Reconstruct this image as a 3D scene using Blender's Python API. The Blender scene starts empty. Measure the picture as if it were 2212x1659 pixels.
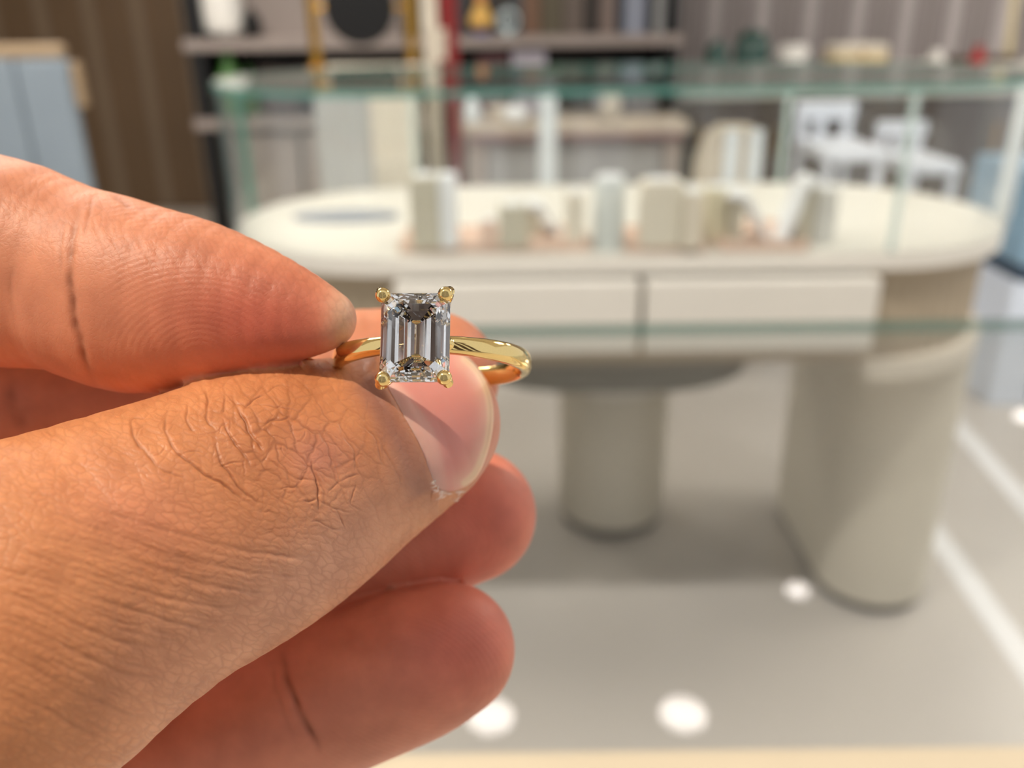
import bpy, bmesh, math, random
import numpy as np
from mathutils import Vector, Matrix

random.seed(7)
rng = np.random.default_rng(7)
S = bpy.context.scene
COL = S.collection

# ------------------------------------------------------------------ camera
F = 1888.0                       # focal length in pixels of the 2212 x 1659 frame
W, H = 2212.0, 1659.0
EYE = Vector((0.0, 0.0, 1.42))
PITCH, ROLL = math.radians(23.1), math.radians(0.7)
_r, _f = Vector((1, 0, 0)), Vector((0, math.cos(PITCH), -math.sin(PITCH)))
_u = Vector((0, math.sin(PITCH), math.cos(PITCH)))
RIGHT = _r * math.cos(ROLL) - _u * math.sin(ROLL)
UP = _u * math.cos(ROLL) + _r * math.sin(ROLL)
FWD = _f
CAM = Matrix(((RIGHT.x, UP.x, -FWD.x, EYE.x), (RIGHT.y, UP.y, -FWD.y, EYE.y), (RIGHT.z, UP.z, -FWD.z, EYE.z), (0, 0, 0, 1)))
cam = bpy.data.cameras.new('camera')
cam.sensor_width = 36.0
cam.lens = 36.0 * F / W
cam.clip_start, cam.clip_end = 0.005, 100
cam.dof.use_dof = True
cam.dof.focus_distance = 0.0735
cam.dof.aperture_fstop = 20.0
camo = bpy.data.objects.new('camera', cam)
camo.matrix_world = CAM
COL.objects.link(camo)
S.camera = camo

# ------------------------------------------------------------------ world, sun, exposure
world = bpy.data.worlds.new('sky')
S.world = world
world.use_nodes = True
bg = world.node_tree.nodes['Background']
bg.inputs[0].default_value = (0.97, 0.98, 1.0, 1)
bg.inputs[1].default_value = 0.8
sun = bpy.data.lights.new('sun', 'SUN')
sun.energy = 3.15
sun.color = (1.0, 0.86, 0.68)
sun.angle = math.radians(1.2)
suno = bpy.data.objects.new('sun', sun)
_L = (RIGHT * -0.43 + UP * 0.735 - FWD * 0.525).normalized()       # towards the sun
suno.rotation_euler = _L.to_track_quat('Z', 'Y').to_euler()
suno.location = (-2, -2, 6)
COL.objects.link(suno)
S.view_settings.view_transform = 'Standard'
S.view_settings.look = 'None'
S.view_settings.gamma = 1.0
S.view_settings.use_curve_mapping = False
S.view_settings.exposure = 0.0
S.cycles.max_bounces = 16
S.cycles.transmission_bounces = 14
S.cycles.transparent_max_bounces = 24
S.cycles.glossy_bounces = 8
S.cycles.sample_clamp_indirect = 8.0
S.cycles.use_denoising = True

# ------------------------------------------------------------------ helpers
def lin(c):
    return tuple((x / 12.92 if x <= 0.04045 else ((x + 0.055) / 1.055) ** 2.4) for x in (v / 255.0 for v in c))

MATS = {}
def mat(name, rgb, rough=0.5, metal=0.0, var=0.06, scale=6.0, stretch=(1, 1, 1), bump=0.0, emit=None, coat=0.0, spec=0.5):
    if name in MATS: return MATS[name]
    m = bpy.data.materials.new(name); m.use_nodes = True
    nt = m.node_tree; b = nt.nodes['Principled BSDF']
    tc = nt.nodes.new('ShaderNodeTexCoord'); mp = nt.nodes.new('ShaderNodeMapping')
    mp.inputs['Scale'].default_value = stretch
    nz = nt.nodes.new('ShaderNodeTexNoise'); nz.inputs['Scale'].default_value = scale; nz.inputs['Detail'].default_value = 4
    nt.links.new(tc.outputs['Object'], mp.inputs[0]); nt.links.new(mp.outputs[0], nz.inputs['Vector'])
    mx = nt.nodes.new('ShaderNodeMix'); mx.data_type = 'RGBA'
    c = lin(rgb)
    mx.inputs[6].default_value = tuple(max(0, v * (1 - 2 * var)) for v in c) + (1,)
    mx.inputs[7].default_value = tuple(min(1, v * (1 + 2 * var)) for v in c) + (1,)
    nt.links.new(nz.outputs[0], mx.inputs[0]); nt.links.new(mx.outputs[2], b.inputs['Base Color'])
    b.inputs['Roughness'].default_value = rough; b.inputs['Metallic'].default_value = metal
    b.inputs['Coat Weight'].default_value = coat
    b.inputs['Specular IOR Level'].default_value = spec
    if bump:
        bp = nt.nodes.new('ShaderNodeBump'); bp.inputs['Strength'].default_value = bump; bp.inputs['Distance'].default_value = 0.002
        nt.links.new(nz.outputs[0], bp.inputs['Height']); nt.links.new(bp.outputs[0], b.inputs['Normal'])
    if emit:
        b.inputs['Emission Color'].default_value = lin(rgb) + (1,); b.inputs['Emission Strength'].default_value = emit
    MATS[name] = m
    return m

def thin_glass(name, tint, ior=1.5, rough=0.0):
    m = bpy.data.materials.new(name); m.use_nodes = True
    nt = m.node_tree; nt.nodes.clear()
    o = nt.nodes.new('ShaderNodeOutputMaterial'); mx = nt.nodes.new('ShaderNodeMixShader')
    fr = nt.nodes.new('ShaderNodeFresnel'); fr.inputs[0].default_value = ior
    tr = nt.nodes.new('ShaderNodeBsdfTransparent'); tr.inputs[0].default_value = tint + (1,)
    gl = nt.nodes.new('ShaderNodeBsdfGlossy'); gl.inputs['Roughness'].default_value = rough
    ge = nt.nodes.new('ShaderNodeNewGeometry'); mr_ = nt.nodes.new('ShaderNodeMapRange')
    mr_.inputs['To Min'].default_value = ior; mr_.inputs['To Max'].default_value = 1.0 / ior      # same pane seen from within
    nt.links.new(ge.outputs['Backfacing'], mr_.inputs[0]); nt.links.new(mr_.outputs[0], fr.inputs[0])
    nt.links.new(fr.outputs[0], mx.inputs[0]); nt.links.new(tr.outputs[0], mx.inputs[1]); nt.links.new(gl.outputs[0], mx.inputs[2])
    nt.links.new(mx.outputs[0], o.inputs[0])
    return m

def edge_glass(name, rgb, alpha=0.6):
    m = mat(name, rgb, rough=0.15, var=0.1, scale=9)
    m.node_tree.nodes['Principled BSDF'].inputs['Alpha'].default_value = alpha
    return m

def tag(o, label=None, cat=None, group=None, kind=None):
    if label: o['label'] = label
    if cat: o['category'] = cat
    if group: o['group'] = group
    if kind: o['kind'] = kind
    return o

def thing(name, label, cat, loc=(0, 0, 0), group=None):
    o = bpy.data.objects.new(name, None); o.empty_display_size = 0.05
    o.location = loc; COL.objects.link(o)
    return tag(o, label, cat, group)

def obj(name, bm, m, parent=None, smooth=False, origin=None):
    """link a bmesh (world coordinates) as one mesh object, parented without moving it"""
    me = bpy.data.meshes.new(name)
    bmesh.ops.recalc_face_normals(bm, faces=bm.faces)
    org = Vector(origin) if origin is not None else None
    if org is None:
        lo = Vector((min(v.co.x for v in bm.verts), min(v.co.y for v in bm.verts), min(v.co.z for v in bm.verts)))
        hi = Vector((max(v.co.x for v in bm.verts), max(v.co.y for v in bm.verts), max(v.co.z for v in bm.verts)))
        org = Vector(((lo.x + hi.x) / 2, (lo.y + hi.y) / 2, lo.z))
    bmesh.ops.translate(bm, verts=bm.verts, vec=-org)
    bm.to_mesh(me); bm.free()
    for mm in (m if isinstance(m, (list, tuple)) else [m]): me.materials.append(mm)
    if smooth:
        for p in me.polygons: p.use_smooth = True
        me.set_sharp_from_angle(angle=math.radians(38))
    o = bpy.data.objects.new(name, me); COL.objects.link(o)
    if parent:
        o.parent = parent
        po, q = Vector((0, 0, 0)), parent
        while q: po += q.location; q = q.parent
        o.location = org - po
    else:
        o.location = org
    return o

def bx(bm, x0, x1, y0, y1, z0, z1, bev=0.0):
    g = bmesh.ops.create_cube(bm, size=1.0)
    for v in g['verts']:
        v.co = Vector(((x0 + x1) / 2 + v.co.x * (x1 - x0), (y0 + y1) / 2 + v.co.y * (y1 - y0), (z0 + z1) / 2 + v.co.z * (z1 - z0)))
    if bev:
        es = {e for v in g['verts'] for e in v.link_edges}
        bmesh.ops.bevel(bm, geom=list(es), offset=bev, segments=2, affect='EDGES', profile=0.6)
    return bm

def box(*a, **k): return bx(bmesh.new(), *a, **k)

def lathe(prof, c=(0, 0, 0), n=40, bm=None):
    bm = bm or bmesh.new(); rings = []
    for r, z in prof:
        if r < 1e-6: rings.append([bm.verts.new((c[0], c[1], c[2] + z))])
        else: rings.append([bm.verts.new((c[0] + r * math.cos(2 * math.pi * i / n), c[1] + r * math.sin(2 * math.pi * i / n), c[2] + z)) for i in range(n)])
    for a, b in zip(rings, rings[1:]):
        for i in range(n):
            j = (i + 1) % n
            if len(a) == 1 and len(b) == 1: continue
            if len(a) == 1: bm.faces.new((a[0], b[j], b[i]))
            elif len(b) == 1: bm.faces.new((a[i], a[j], b[0]))
            else: bm.faces.new((a[i], a[j], b[j], b[i]))
    for rg in (rings[0], rings[-1]):
        if len(rg) > 1: bm.faces.new(rg)
    return bm

def prism(out, z0, z1, bm=None, bev=0.0):
    bm = bm or bmesh.new()
    a = [bm.verts.new((x, y, z0)) for x, y in out]; b = [bm.verts.new((x, y, z1)) for x, y in out]
    n = len(out)
    f0 = bm.faces.new(a); f1 = bm.faces.new(b)
    for i in range(n): bm.faces.new((a[i], a[(i + 1) % n], b[(i + 1) % n], b[i]))
    if bev:
        bmesh.ops.bevel(bm, geom=list(f0.edges) + list(f1.edges), offset=bev, segments=2, affect='EDGES', profile=0.6)
    return bm

def yprism(out, y0, y1, bm=None, bev=0.0):
    """outline in x,z extruded along y"""
    bm = bm or bmesh.new()
    a = [bm.verts.new((x, y0, z)) for x, z in out]; b = [bm.verts.new((x, y1, z)) for x, z in out]
    n = len(out)
    f0 = bm.faces.new(a); f1 = bm.faces.new(b)
    for i in range(n): bm.faces.new((a[i], a[(i + 1) % n], b[(i + 1) % n], b[i]))
    if bev:
        bmesh.ops.bevel(bm, geom=list(f0.edges) + list(f1.edges), offset=bev, segments=2, affect='EDGES', profile=0.6)
    return bm

def tube(pts, r, n=12, bm=None, close=False):
    bm = bm or bmesh.new(); pts = [Vector(p) for p in pts]; rings = []
    N = len(pts)
    for i, p in enumerate(pts):
        t = (pts[(i + 1) % N] - pts[i - 1]) if close else (pts[min(i + 1, N - 1)] - pts[max(i - 1, 0)])
        q = t.normalized().to_track_quat('Z', 'X')
        rr = r[i] if isinstance(r, (list, tuple)) else r
        rings.append([bm.verts.new(p + q @ Vector((rr * math.cos(2 * math.pi * k / n), rr * math.sin(2 * math.pi * k / n), 0))) for k in range(n)])
    for i in range(N if close else N - 1):
        a, b = rings[i], rings[(i + 1) % N]
        for k in range(n): bm.faces.new((a[k], a[(k + 1) % n], b[(k + 1) % n], b[k]))
    if not close:
        bm.faces.new(rings[0]); bm.faces.new(rings[-1])
    return bm

def stadium(x0, x1, y0, y1, n=28, flute=0.0, nf=0):
    """capsule outline with its round ends left and right (or front and back when deeper than wide)"""
    out = []
    if x1 - x0 >= y1 - y0:
        r = (y1 - y0) / 2; cy = (y0 + y1) / 2
        cs = [((x1 - r, cy), -90), ((x0 + r, cy), 90)]
    else:
        r = (x1 - x0) / 2; cx = (x0 + x1) / 2
        cs = [((cx, y1 - r), 0), ((cx, y0 + r), 180)]
    for (cx_, cy_), a0 in cs:
        for i in range(n + 1):
            a = math.radians(a0 + 180 * i / n)
            rr = r - (flute if (nf and i % 2) else 0)
            out.append((cx_ + rr * math.cos(a), cy_ + rr * math.sin(a)))
    return out

# pixels of the photograph -> rays
def ray(px, py):
    return (FWD + RIGHT * ((px - W / 2) / F) - UP * ((py - H / 2) / F))
def at_y(px, py, Y):
    d = ray(px, py); return EYE + d * ((Y - EYE.y) / d.y)
def at_z(px, py, Z):
    d = ray(px, py); return EYE + d * ((Z - EYE.z) / d.z)
def on(x0, x1, yt, yb, Z):
    """a thing that stands on the plane Z and fills these pixels: x0, x1, front y, height"""
    c = at_z((x0 + x1) / 2, yb, Z)
    a, b = at_y(x0, yb, c.y), at_y(x1, yb, c.y)
    return a.x, b.x, c.y, at_y((x0 + x1) / 2, yt, c.y).z - Z
def span(x0, x1, y0, y1, Y):
    """world x0, x1, z0, z1 of a pixel box at the distance Y"""
    cx, cy = (x0 + x1) / 2, (y0 + y1) / 2
    return at_y(x0, cy, Y).x, at_y(x1, cy, Y).x, at_y(cx, y1, Y).z, at_y(cx, y0, Y).z

# ------------------------------------------------------------------ materials
white = mat('warm_white_lacquer', (226, 222, 212), 0.35, var=0.02)
cream = mat('cream_lacquer', (222, 214, 198), 0.4, var=0.03)
beige = mat('beige_laminate', (170, 156, 134), 0.5, var=0.05, scale=3)
taupe = mat('taupe_laminate', (160, 148, 142), 0.5, var=0.05, scale=3)
stone = mat('pale_stone_pedestal', (212, 205, 188), 0.45, var=0.05, scale=4)
dark = mat('dark_brown_wood', (38, 29, 25), 0.5, var=0.15, scale=5)
black = mat('black_lacquer', (14, 13, 13), 0.35, var=0.05)
gold = mat('brass', (205, 160, 78), 0.25, metal=1.0, var=0.05)
gglass = thin_glass('clear_glass', (0.985, 0.996, 0.99))
tglass = thin_glass('table_glass', (0.985, 0.995, 0.99), ior=1.52)
teal = edge_glass('green_glass_edge', (92, 150, 138), 0.72)
palejoint = edge_glass('pale_glass_joint', (214, 232, 228), 0.55)

# ------------------------------------------------------------------ the setting
def struct(name, bm, m, parent=None):
    o = obj(name, bm, m, parent); 
    if not parent: o['kind'] = 'structure'
    return o
WALLY = 7.0
CEIL = 3.2
floor_m = mat('polished_grey_beige_floor', (190, 184, 176), 0.28, var=0.05, scale=1.2)
floor = struct('floor', box(-6, 6, -4, WALLY + 0.3, -0.05, 0), floor_m)
ceil = struct('ceiling', box(-6, 6, 0.25, WALLY + 0.3, CEIL, CEIL + 0.1), mat('white_ceiling', (235, 232, 226), 0.8, var=0.01))
wall_m = mat('brown_wall', (92, 78, 68), 0.7, var=0.06)
wall_back = struct('wall_back', box(-6, 6, WALLY, WALLY + 0.1, 0, CEIL), wall_m)
wall_left = struct('wall_left', box(-6.1, -6, 0.5, WALLY + 0.1, 0, CEIL), mat('taupe_wall', (150, 136, 122), 0.7, var=0.04))
added_facade = mat('added_facade', (74, 58, 48), 0.7, var=0.2, scale=1.5)  # unseen facade and piers added for dark stripes in the diamond and less fill
added_wall_front = struct('added_wall_front', box(-6, 6, -3.7, -3.5, 7.0, 7.6), added_facade)
for x in (-5.2, -3.9, -2.75, -1.7, -0.75, 0.25, 1.2, 2.2, 3.3, 4.6):
    struct('added_pier', box(x - 0.27, x + 0.27, -3.72, -3.42, 0, 7.0, bev=0.02), added_facade, added_wall_front)
slat_mats = [mat('slat_wood_a', (112, 88, 62), 0.55, var=0.12, scale=4, stretch=(6, 6, 0.6)),
             mat('slat_wood_b', (128, 108, 86), 0.55, var=0.12, scale=4, stretch=(6, 6, 0.6)),
             mat('slat_mauve_a', (156, 147, 145), 0.5, var=0.1, scale=4, stretch=(6, 6, 0.6)),
             mat('slat_mauve_b', (192, 184, 182), 0.5, var=0.1, scale=4, stretch=(6, 6, 0.6))]
_sm = {}
for i in range(88):
    x = -5.2 + i * 0.118
    k = (0 if x < 0.6 else 2) + (i % 3 == 0)
    if k not in _sm:
        bm = box(-0.046, 0.046, -0.03, 0.0, 0.0, CEIL, bev=0.012)
        me = bpy.data.meshes.new('slat'); bm.to_mesh(me); bm.free(); me.materials.append(slat_mats[k]); _sm[k] = me
    s = bpy.data.objects.new('slat', _sm[k]); COL.objects.link(s); s.parent = wall_back
    s.location = Vector((x, WALLY, 0.0)) - wall_back.location
# pale inlay strips in the floor on the right
for (a, b) in (((2070, 1225), (2212, 1425)), ((2055, 905), (2212, 1085))):
    p, q = at_z(*a, 0), at_z(*b, 0)
    d = (q - p).normalized(); p, q = p - d * 0.3, q + d * 1.0
    n = Vector((-d.y, d.x, 0)) * 0.035
    bm = prism([((p + n).x, (p + n).y), ((q + n).x, (q + n).y), ((q - n).x, (q - n).y), ((p - n).x, (p - n).y)], 0.0, 0.002)
    struct('inlay_strip', bm, mat('white_inlay', (232, 232, 232), 0.25, var=0.02), floor)

# ceiling downlights; four of them mirror in the near glass top
NEARZ = 1.12
def mirrored(px, py):
    d = ray(px, py); p = EYE + d * ((NEARZ - EYE.z) / d.z)
    d = Vector((d.x, d.y, -d.z)); return p + d * ((CEIL - p.z) / d.z)
lamp_em = mat('lamp_diffuser', (255, 246, 240), 0.5, var=0.0, emit=9.0)
_n = lamp_em.node_tree; _v = _n.nodes.new('ShaderNodeTexVoronoi'); _v.inputs['Scale'].default_value = 55; _v.inputs['Randomness'].default_value = 0.25
_m = _n.nodes.new('ShaderNodeMapRange'); _m.inputs['From Max'].default_value = 0.6; _m.inputs['To Min'].default_value = 15.0; _m.inputs['To Max'].default_value = 6.0
_n.links.new(_n.nodes['Texture Coordinate'].outputs['Object'], _v.inputs['Vector']); _n.links.new(_v.outputs['Distance'], _m.inputs[0]); _n.links.new(_m.outputs[0], _n.nodes['Principled BSDF'].inputs['Emission Strength'])
lamp_spots = [mirrored(1060, 1555), mirrored(1475, 1550), mirrored(1722, 1282), mirrored(2212, 905)]
wheres = ['nearest row, left lamp', 'nearest row, right lamp', 'second row, small lamp', 'far right lamp']
for i, (p, r) in enumerate(zip(lamp_spots, (0.085, 0.085, 0.05, 0.06))):
    t = thing('ceiling_downlight', 'round white ceiling downlight mirrored in the near glass top, ' + wheres[i], 'lamp', (p.x, p.y, CEIL - 0.03), 'ceiling downlights')
    obj('trim_ring', lathe([(r, 0.03), (r, 0.0), (r * 1.18, 0.0), (r * 1.22, 0.03)], (p.x, p.y, CEIL - 0.03)), white, t, True)
    obj('diffuser', lathe([(0, 0.006), (r * 0.99, 0.006), (r * 0.99, 0.02), (0, 0.02)], (p.x, p.y, CEIL - 0.03)), lamp_em, t)
added_panel_em = mat('added_panel_diffuser', (255, 247, 236), 0.5, var=0.0, emit=11.5)  # unseen panel lamps, added to brighten the shop interior
for i, (x, y) in enumerate(((-1.5, 2.3), (2.9, 2.4), (-1.9, 4.8), (4.1, 4.8))):
    t = thing('added_panel_lamp', 'added wide ceiling panel lamp, out of view, ' + ('front left', 'front right', 'rear left', 'rear right')[i] + ' of four', 'lamp', (x, y, CEIL - 0.06), 'added ceiling panel lamps')
    obj('housing', box(x - 0.62, x + 0.62, y - 0.62, y + 0.62, CEIL - 0.05, CEIL, bev=0.01), white, t)
    obj('diffuser', box(x - 0.58, x + 0.58, y - 0.58, y + 0.58, CEIL - 0.06, CEIL - 0.045), added_panel_em, t)

tr = thing('added_track', 'added unseen black ceiling track rail carrying four spotlights at the shop front', 'track', (0.2, 0.75, CEIL - 0.03))  # track and spotlights are added out of view to brighten the counter fronts
obj('added_rail', box(-2.2, 2.6, 0.73, 0.77, CEIL - 0.03, CEIL), black, tr)
for i, (x, tx, ty) in enumerate(((-1.5, -0.6, 3.6), (-0.4, 0.1, 2.0), (0.8, 0.7, 2.1), (1.9, 1.5, 3.8))):
    src = Vector((x, 0.75, CEIL - 0.16)); aim = Vector((tx, ty, 0.75)); d = (aim - src).normalized()
    t = thing('added_spotlight', 'added unseen can spotlight on the added track, %s of four from the left' % ('first', 'second', 'third', 'fourth')[i], 'lamp', src, 'added track spotlights')
    obj('can', tube([src - d * 0.12, src - d * 0.02, src + d * 0.02], [0.05, 0.055, 0.055], 24), black, t, True)
    obj('stem', tube([(x, 0.75, CEIL - 0.03), src - d * 0.06], 0.012, 10), black, t, True)
    l_ = bpy.data.lights.new('spot', 'SPOT'); l_.energy = 76; l_.color = (1.0, 0.95, 0.9); l_.spot_size = math.radians(82); l_.spot_blend = 0.6; l_.shadow_soft_size = 0.05
    lo_ = bpy.data.objects.new('spot', l_); lo_.location = src + d * 0.09; lo_.rotation_euler = (-d).to_track_quat('Z', 'Y').to_euler(); COL.objects.link(lo_)

# ------------------------------------------------------------------ near glass table
pts = [at_z(1106, 1627, NEARZ), at_z(2212, 1598, NEARZ), at_z(1106, 703, NEARZ), at_z(2212, 690, NEARZ)]
yn, yf = pts[0].y, pts[2].y
near = thing('glass_table', 'clear glass tabletop with green edges on a cream rail under the hand', 'table', (0.3, (yn + yf) / 2, 0))
NX0, NX1 = -0.75, 1.35
slope = math.tan(math.radians(0.0))
bm = box(NX0, NX1, yn, yf, NEARZ - 0.012, NEARZ)
for f in bm.faces:
    f.normal_update(); f.material_index = 0 if abs(f.normal.z) > 0.5 else 1
obj('glass_top', bm, [tglass, teal], near)
obj('front_rail', box(NX0, NX1, yn - 0.06, yn - 0.001, NEARZ - 0.05, NEARZ + 0.004, bev=0.006), mat('oat_rail', (196, 184, 162), 0.5), near)
for x in (NX0 + 0.03, NX1 - 0.03):
    for y in (yn + 0.0, yf - 0.04):
        obj('leg', box(x - 0.02, x + 0.02, y - 0.05, y - 0.01, 0, NEARZ - 0.05 if y < 0.5 else NEARZ - 0.0125, bev=0.004), cream, near)

# ------------------------------------------------------------------ oval display counter
CX0, CX1, CY0, CY1 = -0.63, 1.12, 1.67, 2.44
CT = 0.977
cnt = thing('display_counter', 'long oval white and beige display counter with two white drawers below the glass case', 'counter', (0.2, 2.05, 0))
obj('counter_top', prism(stadium(CX0, CX1, CY0, CY1), CT - 0.035, CT, bev=0.006), white, cnt, True)
body = obj('body', prism(stadium(CX0 + 0.03, CX1 - 0.03, CY0 + 0.03, CY1 - 0.03, n=60, flute=0.006, nf=1), 0.74, CT - 0.035), beige, cnt)
for a0, cx_ in ((-90, CX1 - 0.01 - 0.375), (90, CX0 + 0.01 + 0.375)):
    cy_ = (CY0 + CY1) / 2
    out = [(cx_ + 0.378 * math.cos(math.radians(a0 + 180 * i / 40)), cy_ + 0.378 * math.sin(math.radians(a0 + 180 * i / 40))) for i in range(41)]
    obj('bottom_rim', prism(out, 0.70, 0.742, bev=0.004), cream, cnt, True)
obj('recess_box', prism(stadium(-0.10, 0.56, 1.74, 2.2), 0.655, 0.742, bev=0.015), mat('dark_grey_recess', (104, 104, 98), 0.5), cnt, True)
ddx = (-0.235, 0.258, 0.73)
for a, b in zip(ddx, ddx[1:]):
    obj('drawer', box(a + 0.006, b - 0.006, CY0 - 0.03, CY0 + 0.06, 0.785, CT - 0.045, bev=0.005), white, cnt)
for x0, x1 in ((0.80, 0.98), (-0.60, -0.36)):
    x1 = x1 + (0.1 if x0 > 0 else 0)
    obj('leg', prism(stadium(x0, x1, 1.80, 2.42), 0.03, 0.70, bev=0.004), stone, cnt, True)
    obj('plinth', prism(stadium(x0 + 0.012, x1 - 0.012, 1.812, 2.408), 0, 0.032), mat('dark_plinth', (70, 66, 60), 0.5), cnt, True)
st = thing('drum_stool', 'round pale grey drum stool under the middle of the display counter', 'stool', (0.295, 2.31, 0))
obj('drum', lathe([(0.150, 0.032), (0.156, 0.04), (0.156, 0.44), (0.152, 0.446)], (0.295, 2.31, 0), 56), stone, st, True)
obj('base_ring', lathe([(0.145, 0), (0.148, 0.034)], (0.295, 2.31, 0), 56), MATS['dark_plinth'], st, True)
obj('seat_pad', lathe([(0.15, 0.446), (0.15, 0.466), (0.14, 0.474), (0, 0.476)], (0.295, 2.31, 0), 56), white, st, True)

# glass case on the counter
GT = 1.277
case = thing('glass_display_case', 'oval glass display case with green edges standing on the long white counter', 'display case', (0.2, 2.05, CT))
gx0, gx1, gy0, gy1 = CX0 - 0.012, CX1 + 0.012, CY0 - 0.002, CY1 + 0.0
r = (gy1 - gy0) / 2; cyy = (gy0 + gy1) / 2
th = 0.008
bm = prism(stadium(gx0, gx1, gy0, gy1, n=40), GT, GT + 0.013)
for f in bm.faces:
    f.normal_update(); f.material_index = 0 if abs(f.normal.z) > 0.5 else 1
obj('top_pane', bm, [gglass, teal], case)
obj('front_pane', box(gx0 + r, gx1 - r, gy0 + 0.004, gy0 + 0.004 + th, CT, GT), gglass, case)
obj('back_pane', box(gx0 + r, gx1 - r, gy1 - 0.004 - th, gy1 - 0.004, CT, GT), gglass, case)
for cx_, a0 in ((gx1 - r, -90), (gx0 + r, 90)):
    bm = bmesh.new(); R0, R1 = r - 0.004, r - 0.004 - th; n = 32
    out = [(cx_ + R0 * math.cos(math.radians(a0 + 180 * i / n)), cyy + R0 * math.sin(math.radians(a0 + 180 * i / n))) for i in range(n + 1)]
    inn = [(cx_ + R1 * math.cos(math.radians(a0 + 180 * i / n)), cyy + R1 * math.sin(math.radians(a0 + 180 * i / n))) for i in range(n, -1, -1)]
    obj('end_pane', prism(out + inn, CT, GT, bm), gglass, case, True)
for x, y in ((gx1 - r, gy0 + 0.004), (gx0 + r, gy1 - 0.012), (gx1 - r, gy1 - 0.012)):
    obj('joint_or_highlight', box(x - 0.006, x + 0.006, y - 0.001, y + th + 0.001, CT, GT), palejoint, case)
for a, w_ in ((168, 0.011), (-12, 0.018)):  # right strip is coloured white to imitate a window highlight on the curved glass
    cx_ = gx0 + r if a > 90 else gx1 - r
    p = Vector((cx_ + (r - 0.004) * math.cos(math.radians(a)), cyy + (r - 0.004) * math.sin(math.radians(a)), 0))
    obj('joint_or_highlight', lathe([(w_, 0), (w_, GT - CT)], (p.x, p.y, CT), 16), edge_glass('white_glass_highlight', (240, 252, 250), 0.95) if a < 0 else teal, case, True)

# ------------------------------------------------------------------ stands and blocks inside the case
olive = mat('pale_olive_velvet', (202, 196, 178), 0.8, var=0.04)
linen = mat('cream_linen', (228, 220, 204), 0.8, var=0.04)
pinkb = mat('blush_velvet', (222, 194, 176), 0.85, var=0.05)
wstand = mat('white_leather_stand', (238, 240, 242), 0.4, var=0.01)
Z0 = CT
def blk(name, x0, x1, yt, yb, m, label, cat, depth=0.06, group='jewellery stands in the glass case', bev=0.004, lip=True):
    a, b, y, h = on(x0, x1, yt, yb, Z0)
    t = thing(name, label, cat, ((a + b) / 2, y + depth / 2, Z0), group)
    obj('block', box(a, b, y, y + depth, Z0, Z0 + h, bev=bev), m, t)
    if lip:
        obj('pad', box(a + 0.15 * (b - a), b - 0.15 * (b - a), y + 0.2 * depth, y + 0.8 * depth, Z0 + h, Z0 + h + 0.004, bev=0.0015), wstand, t)
    return t
def ramp(x0, x1, yt, yb, label, lean=1, depth=0.07, m=None):
    """bent leather display ramp: short flat head and a sloping foot"""
    a, b, y, h = on(x0, x1, yt, yb, Z0)
    w = b - a; th_ = 0.010
    P = [(a, h), (a + 0.42 * w, h * 0.92), (a + 0.72 * w, h * 0.45), (b, 0.0)]
    if lean < 0: P = [(b - (x - a), z) for x, z in P]
    up = [(x, z + Z0) for x, z in P]
    low = [(x - (th_ if lean > 0 else -th_) , max(z - th_, 0) + Z0) for x, z in reversed(P)]
    t = thing('bracelet_ramp', label, 'display stand', ((a + b) / 2, y + depth / 2, Z0), 'jewellery stands in the glass case')
    obj('ramp', yprism(up + low, y, y + depth), m or wstand, t)
    k = 0.2 * w if lean > 0 else 0.8 * w
    obj('foot', box(a + k - 0.012, a + k + 0.012, y + 0.01, y + depth - 0.01, Z0, Z0 + h * 0.93), olive, t)
    return t
def base(x0, x1, yt, yb, label, m=pinkb, depth=0.1):
    a, b, y, _ = on(x0, x1, yt, yb, Z0)
    t = thing('display_tray', label, 'tray', ((a + b) / 2, y + depth / 2, Z0), 'velvet trays in the glass case')
    obj('tray_base', box(a, b, y, y + depth, Z0, Z0 + 0.012, bev=0.003), m, t)
    for q in ((a, a + 0.006, y, y + depth), (b - 0.006, b, y, y + depth), (a + 0.006, b - 0.006, y, y + 0.006), (a + 0.006, b - 0.006, y + depth - 0.006, y + depth)):
        obj('tray_rim', box(*q, Z0 + 0.0105, Z0 + 0.02), m, t)
base(862, 1275, 500, 547, 'long blush velvet tray at the left front of the glass case', depth=0.16)
base(1352, 1530, 500, 547, 'blush velvet tray right of the white tower in the glass case', depth=0.16)
base(1560, 1745, 505, 545, 'blush velvet tray at the right front of the glass case', depth=0.2)
Z0 = CT + 0.0125
blk('jewellery_block', 890, 952, 385, 538, olive, 'tall olive block leftmost in the glass case', 'display stand', 0.07)
blk('jewellery_plate', 952, 990, 378, 538, wstand, 'white upright plate beside the tall olive block in the glass case', 'display stand', 0.05, lip=False, bev=0.008)
blk('jewellery_block', 1078, 1142, 447, 535, olive, 'short olive block in the middle of the long blush tray', 'display stand', 0.06)
ramp(1140, 1215, 440, 512, 'white bent ramp beside the short olive block', 1)
blk('ring_block', 1040, 1072, 480, 535, pinkb, 'small blush block left of the short olive block', 'display stand', 0.04)
blk('ring_block', 1222, 1262, 420, 530, linen, 'slim cream block between the white ramp and the white tower', 'display stand', 0.05)
Z0 = CT
a, b, y, h = on(1282, 1352, 392, 545, Z0)
t = thing('display_tower', 'smooth white round tower standing in the middle of the glass case', 'display stand', ((a + b) / 2, y + 0.05, Z0), 'jewellery stands in the glass case')
rr = (b - a) / 2
obj('column', lathe([(rr * 1.02, 0), (rr * 1.02, 0.008), (rr, 0.012), (rr * 0.97, h - 0.006), (rr * 0.9, h)], ((a + b) / 2, y + rr, Z0)), mat('pale_grey_leather', (206, 210, 206), 0.5, var=0.02), t, True)
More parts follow.
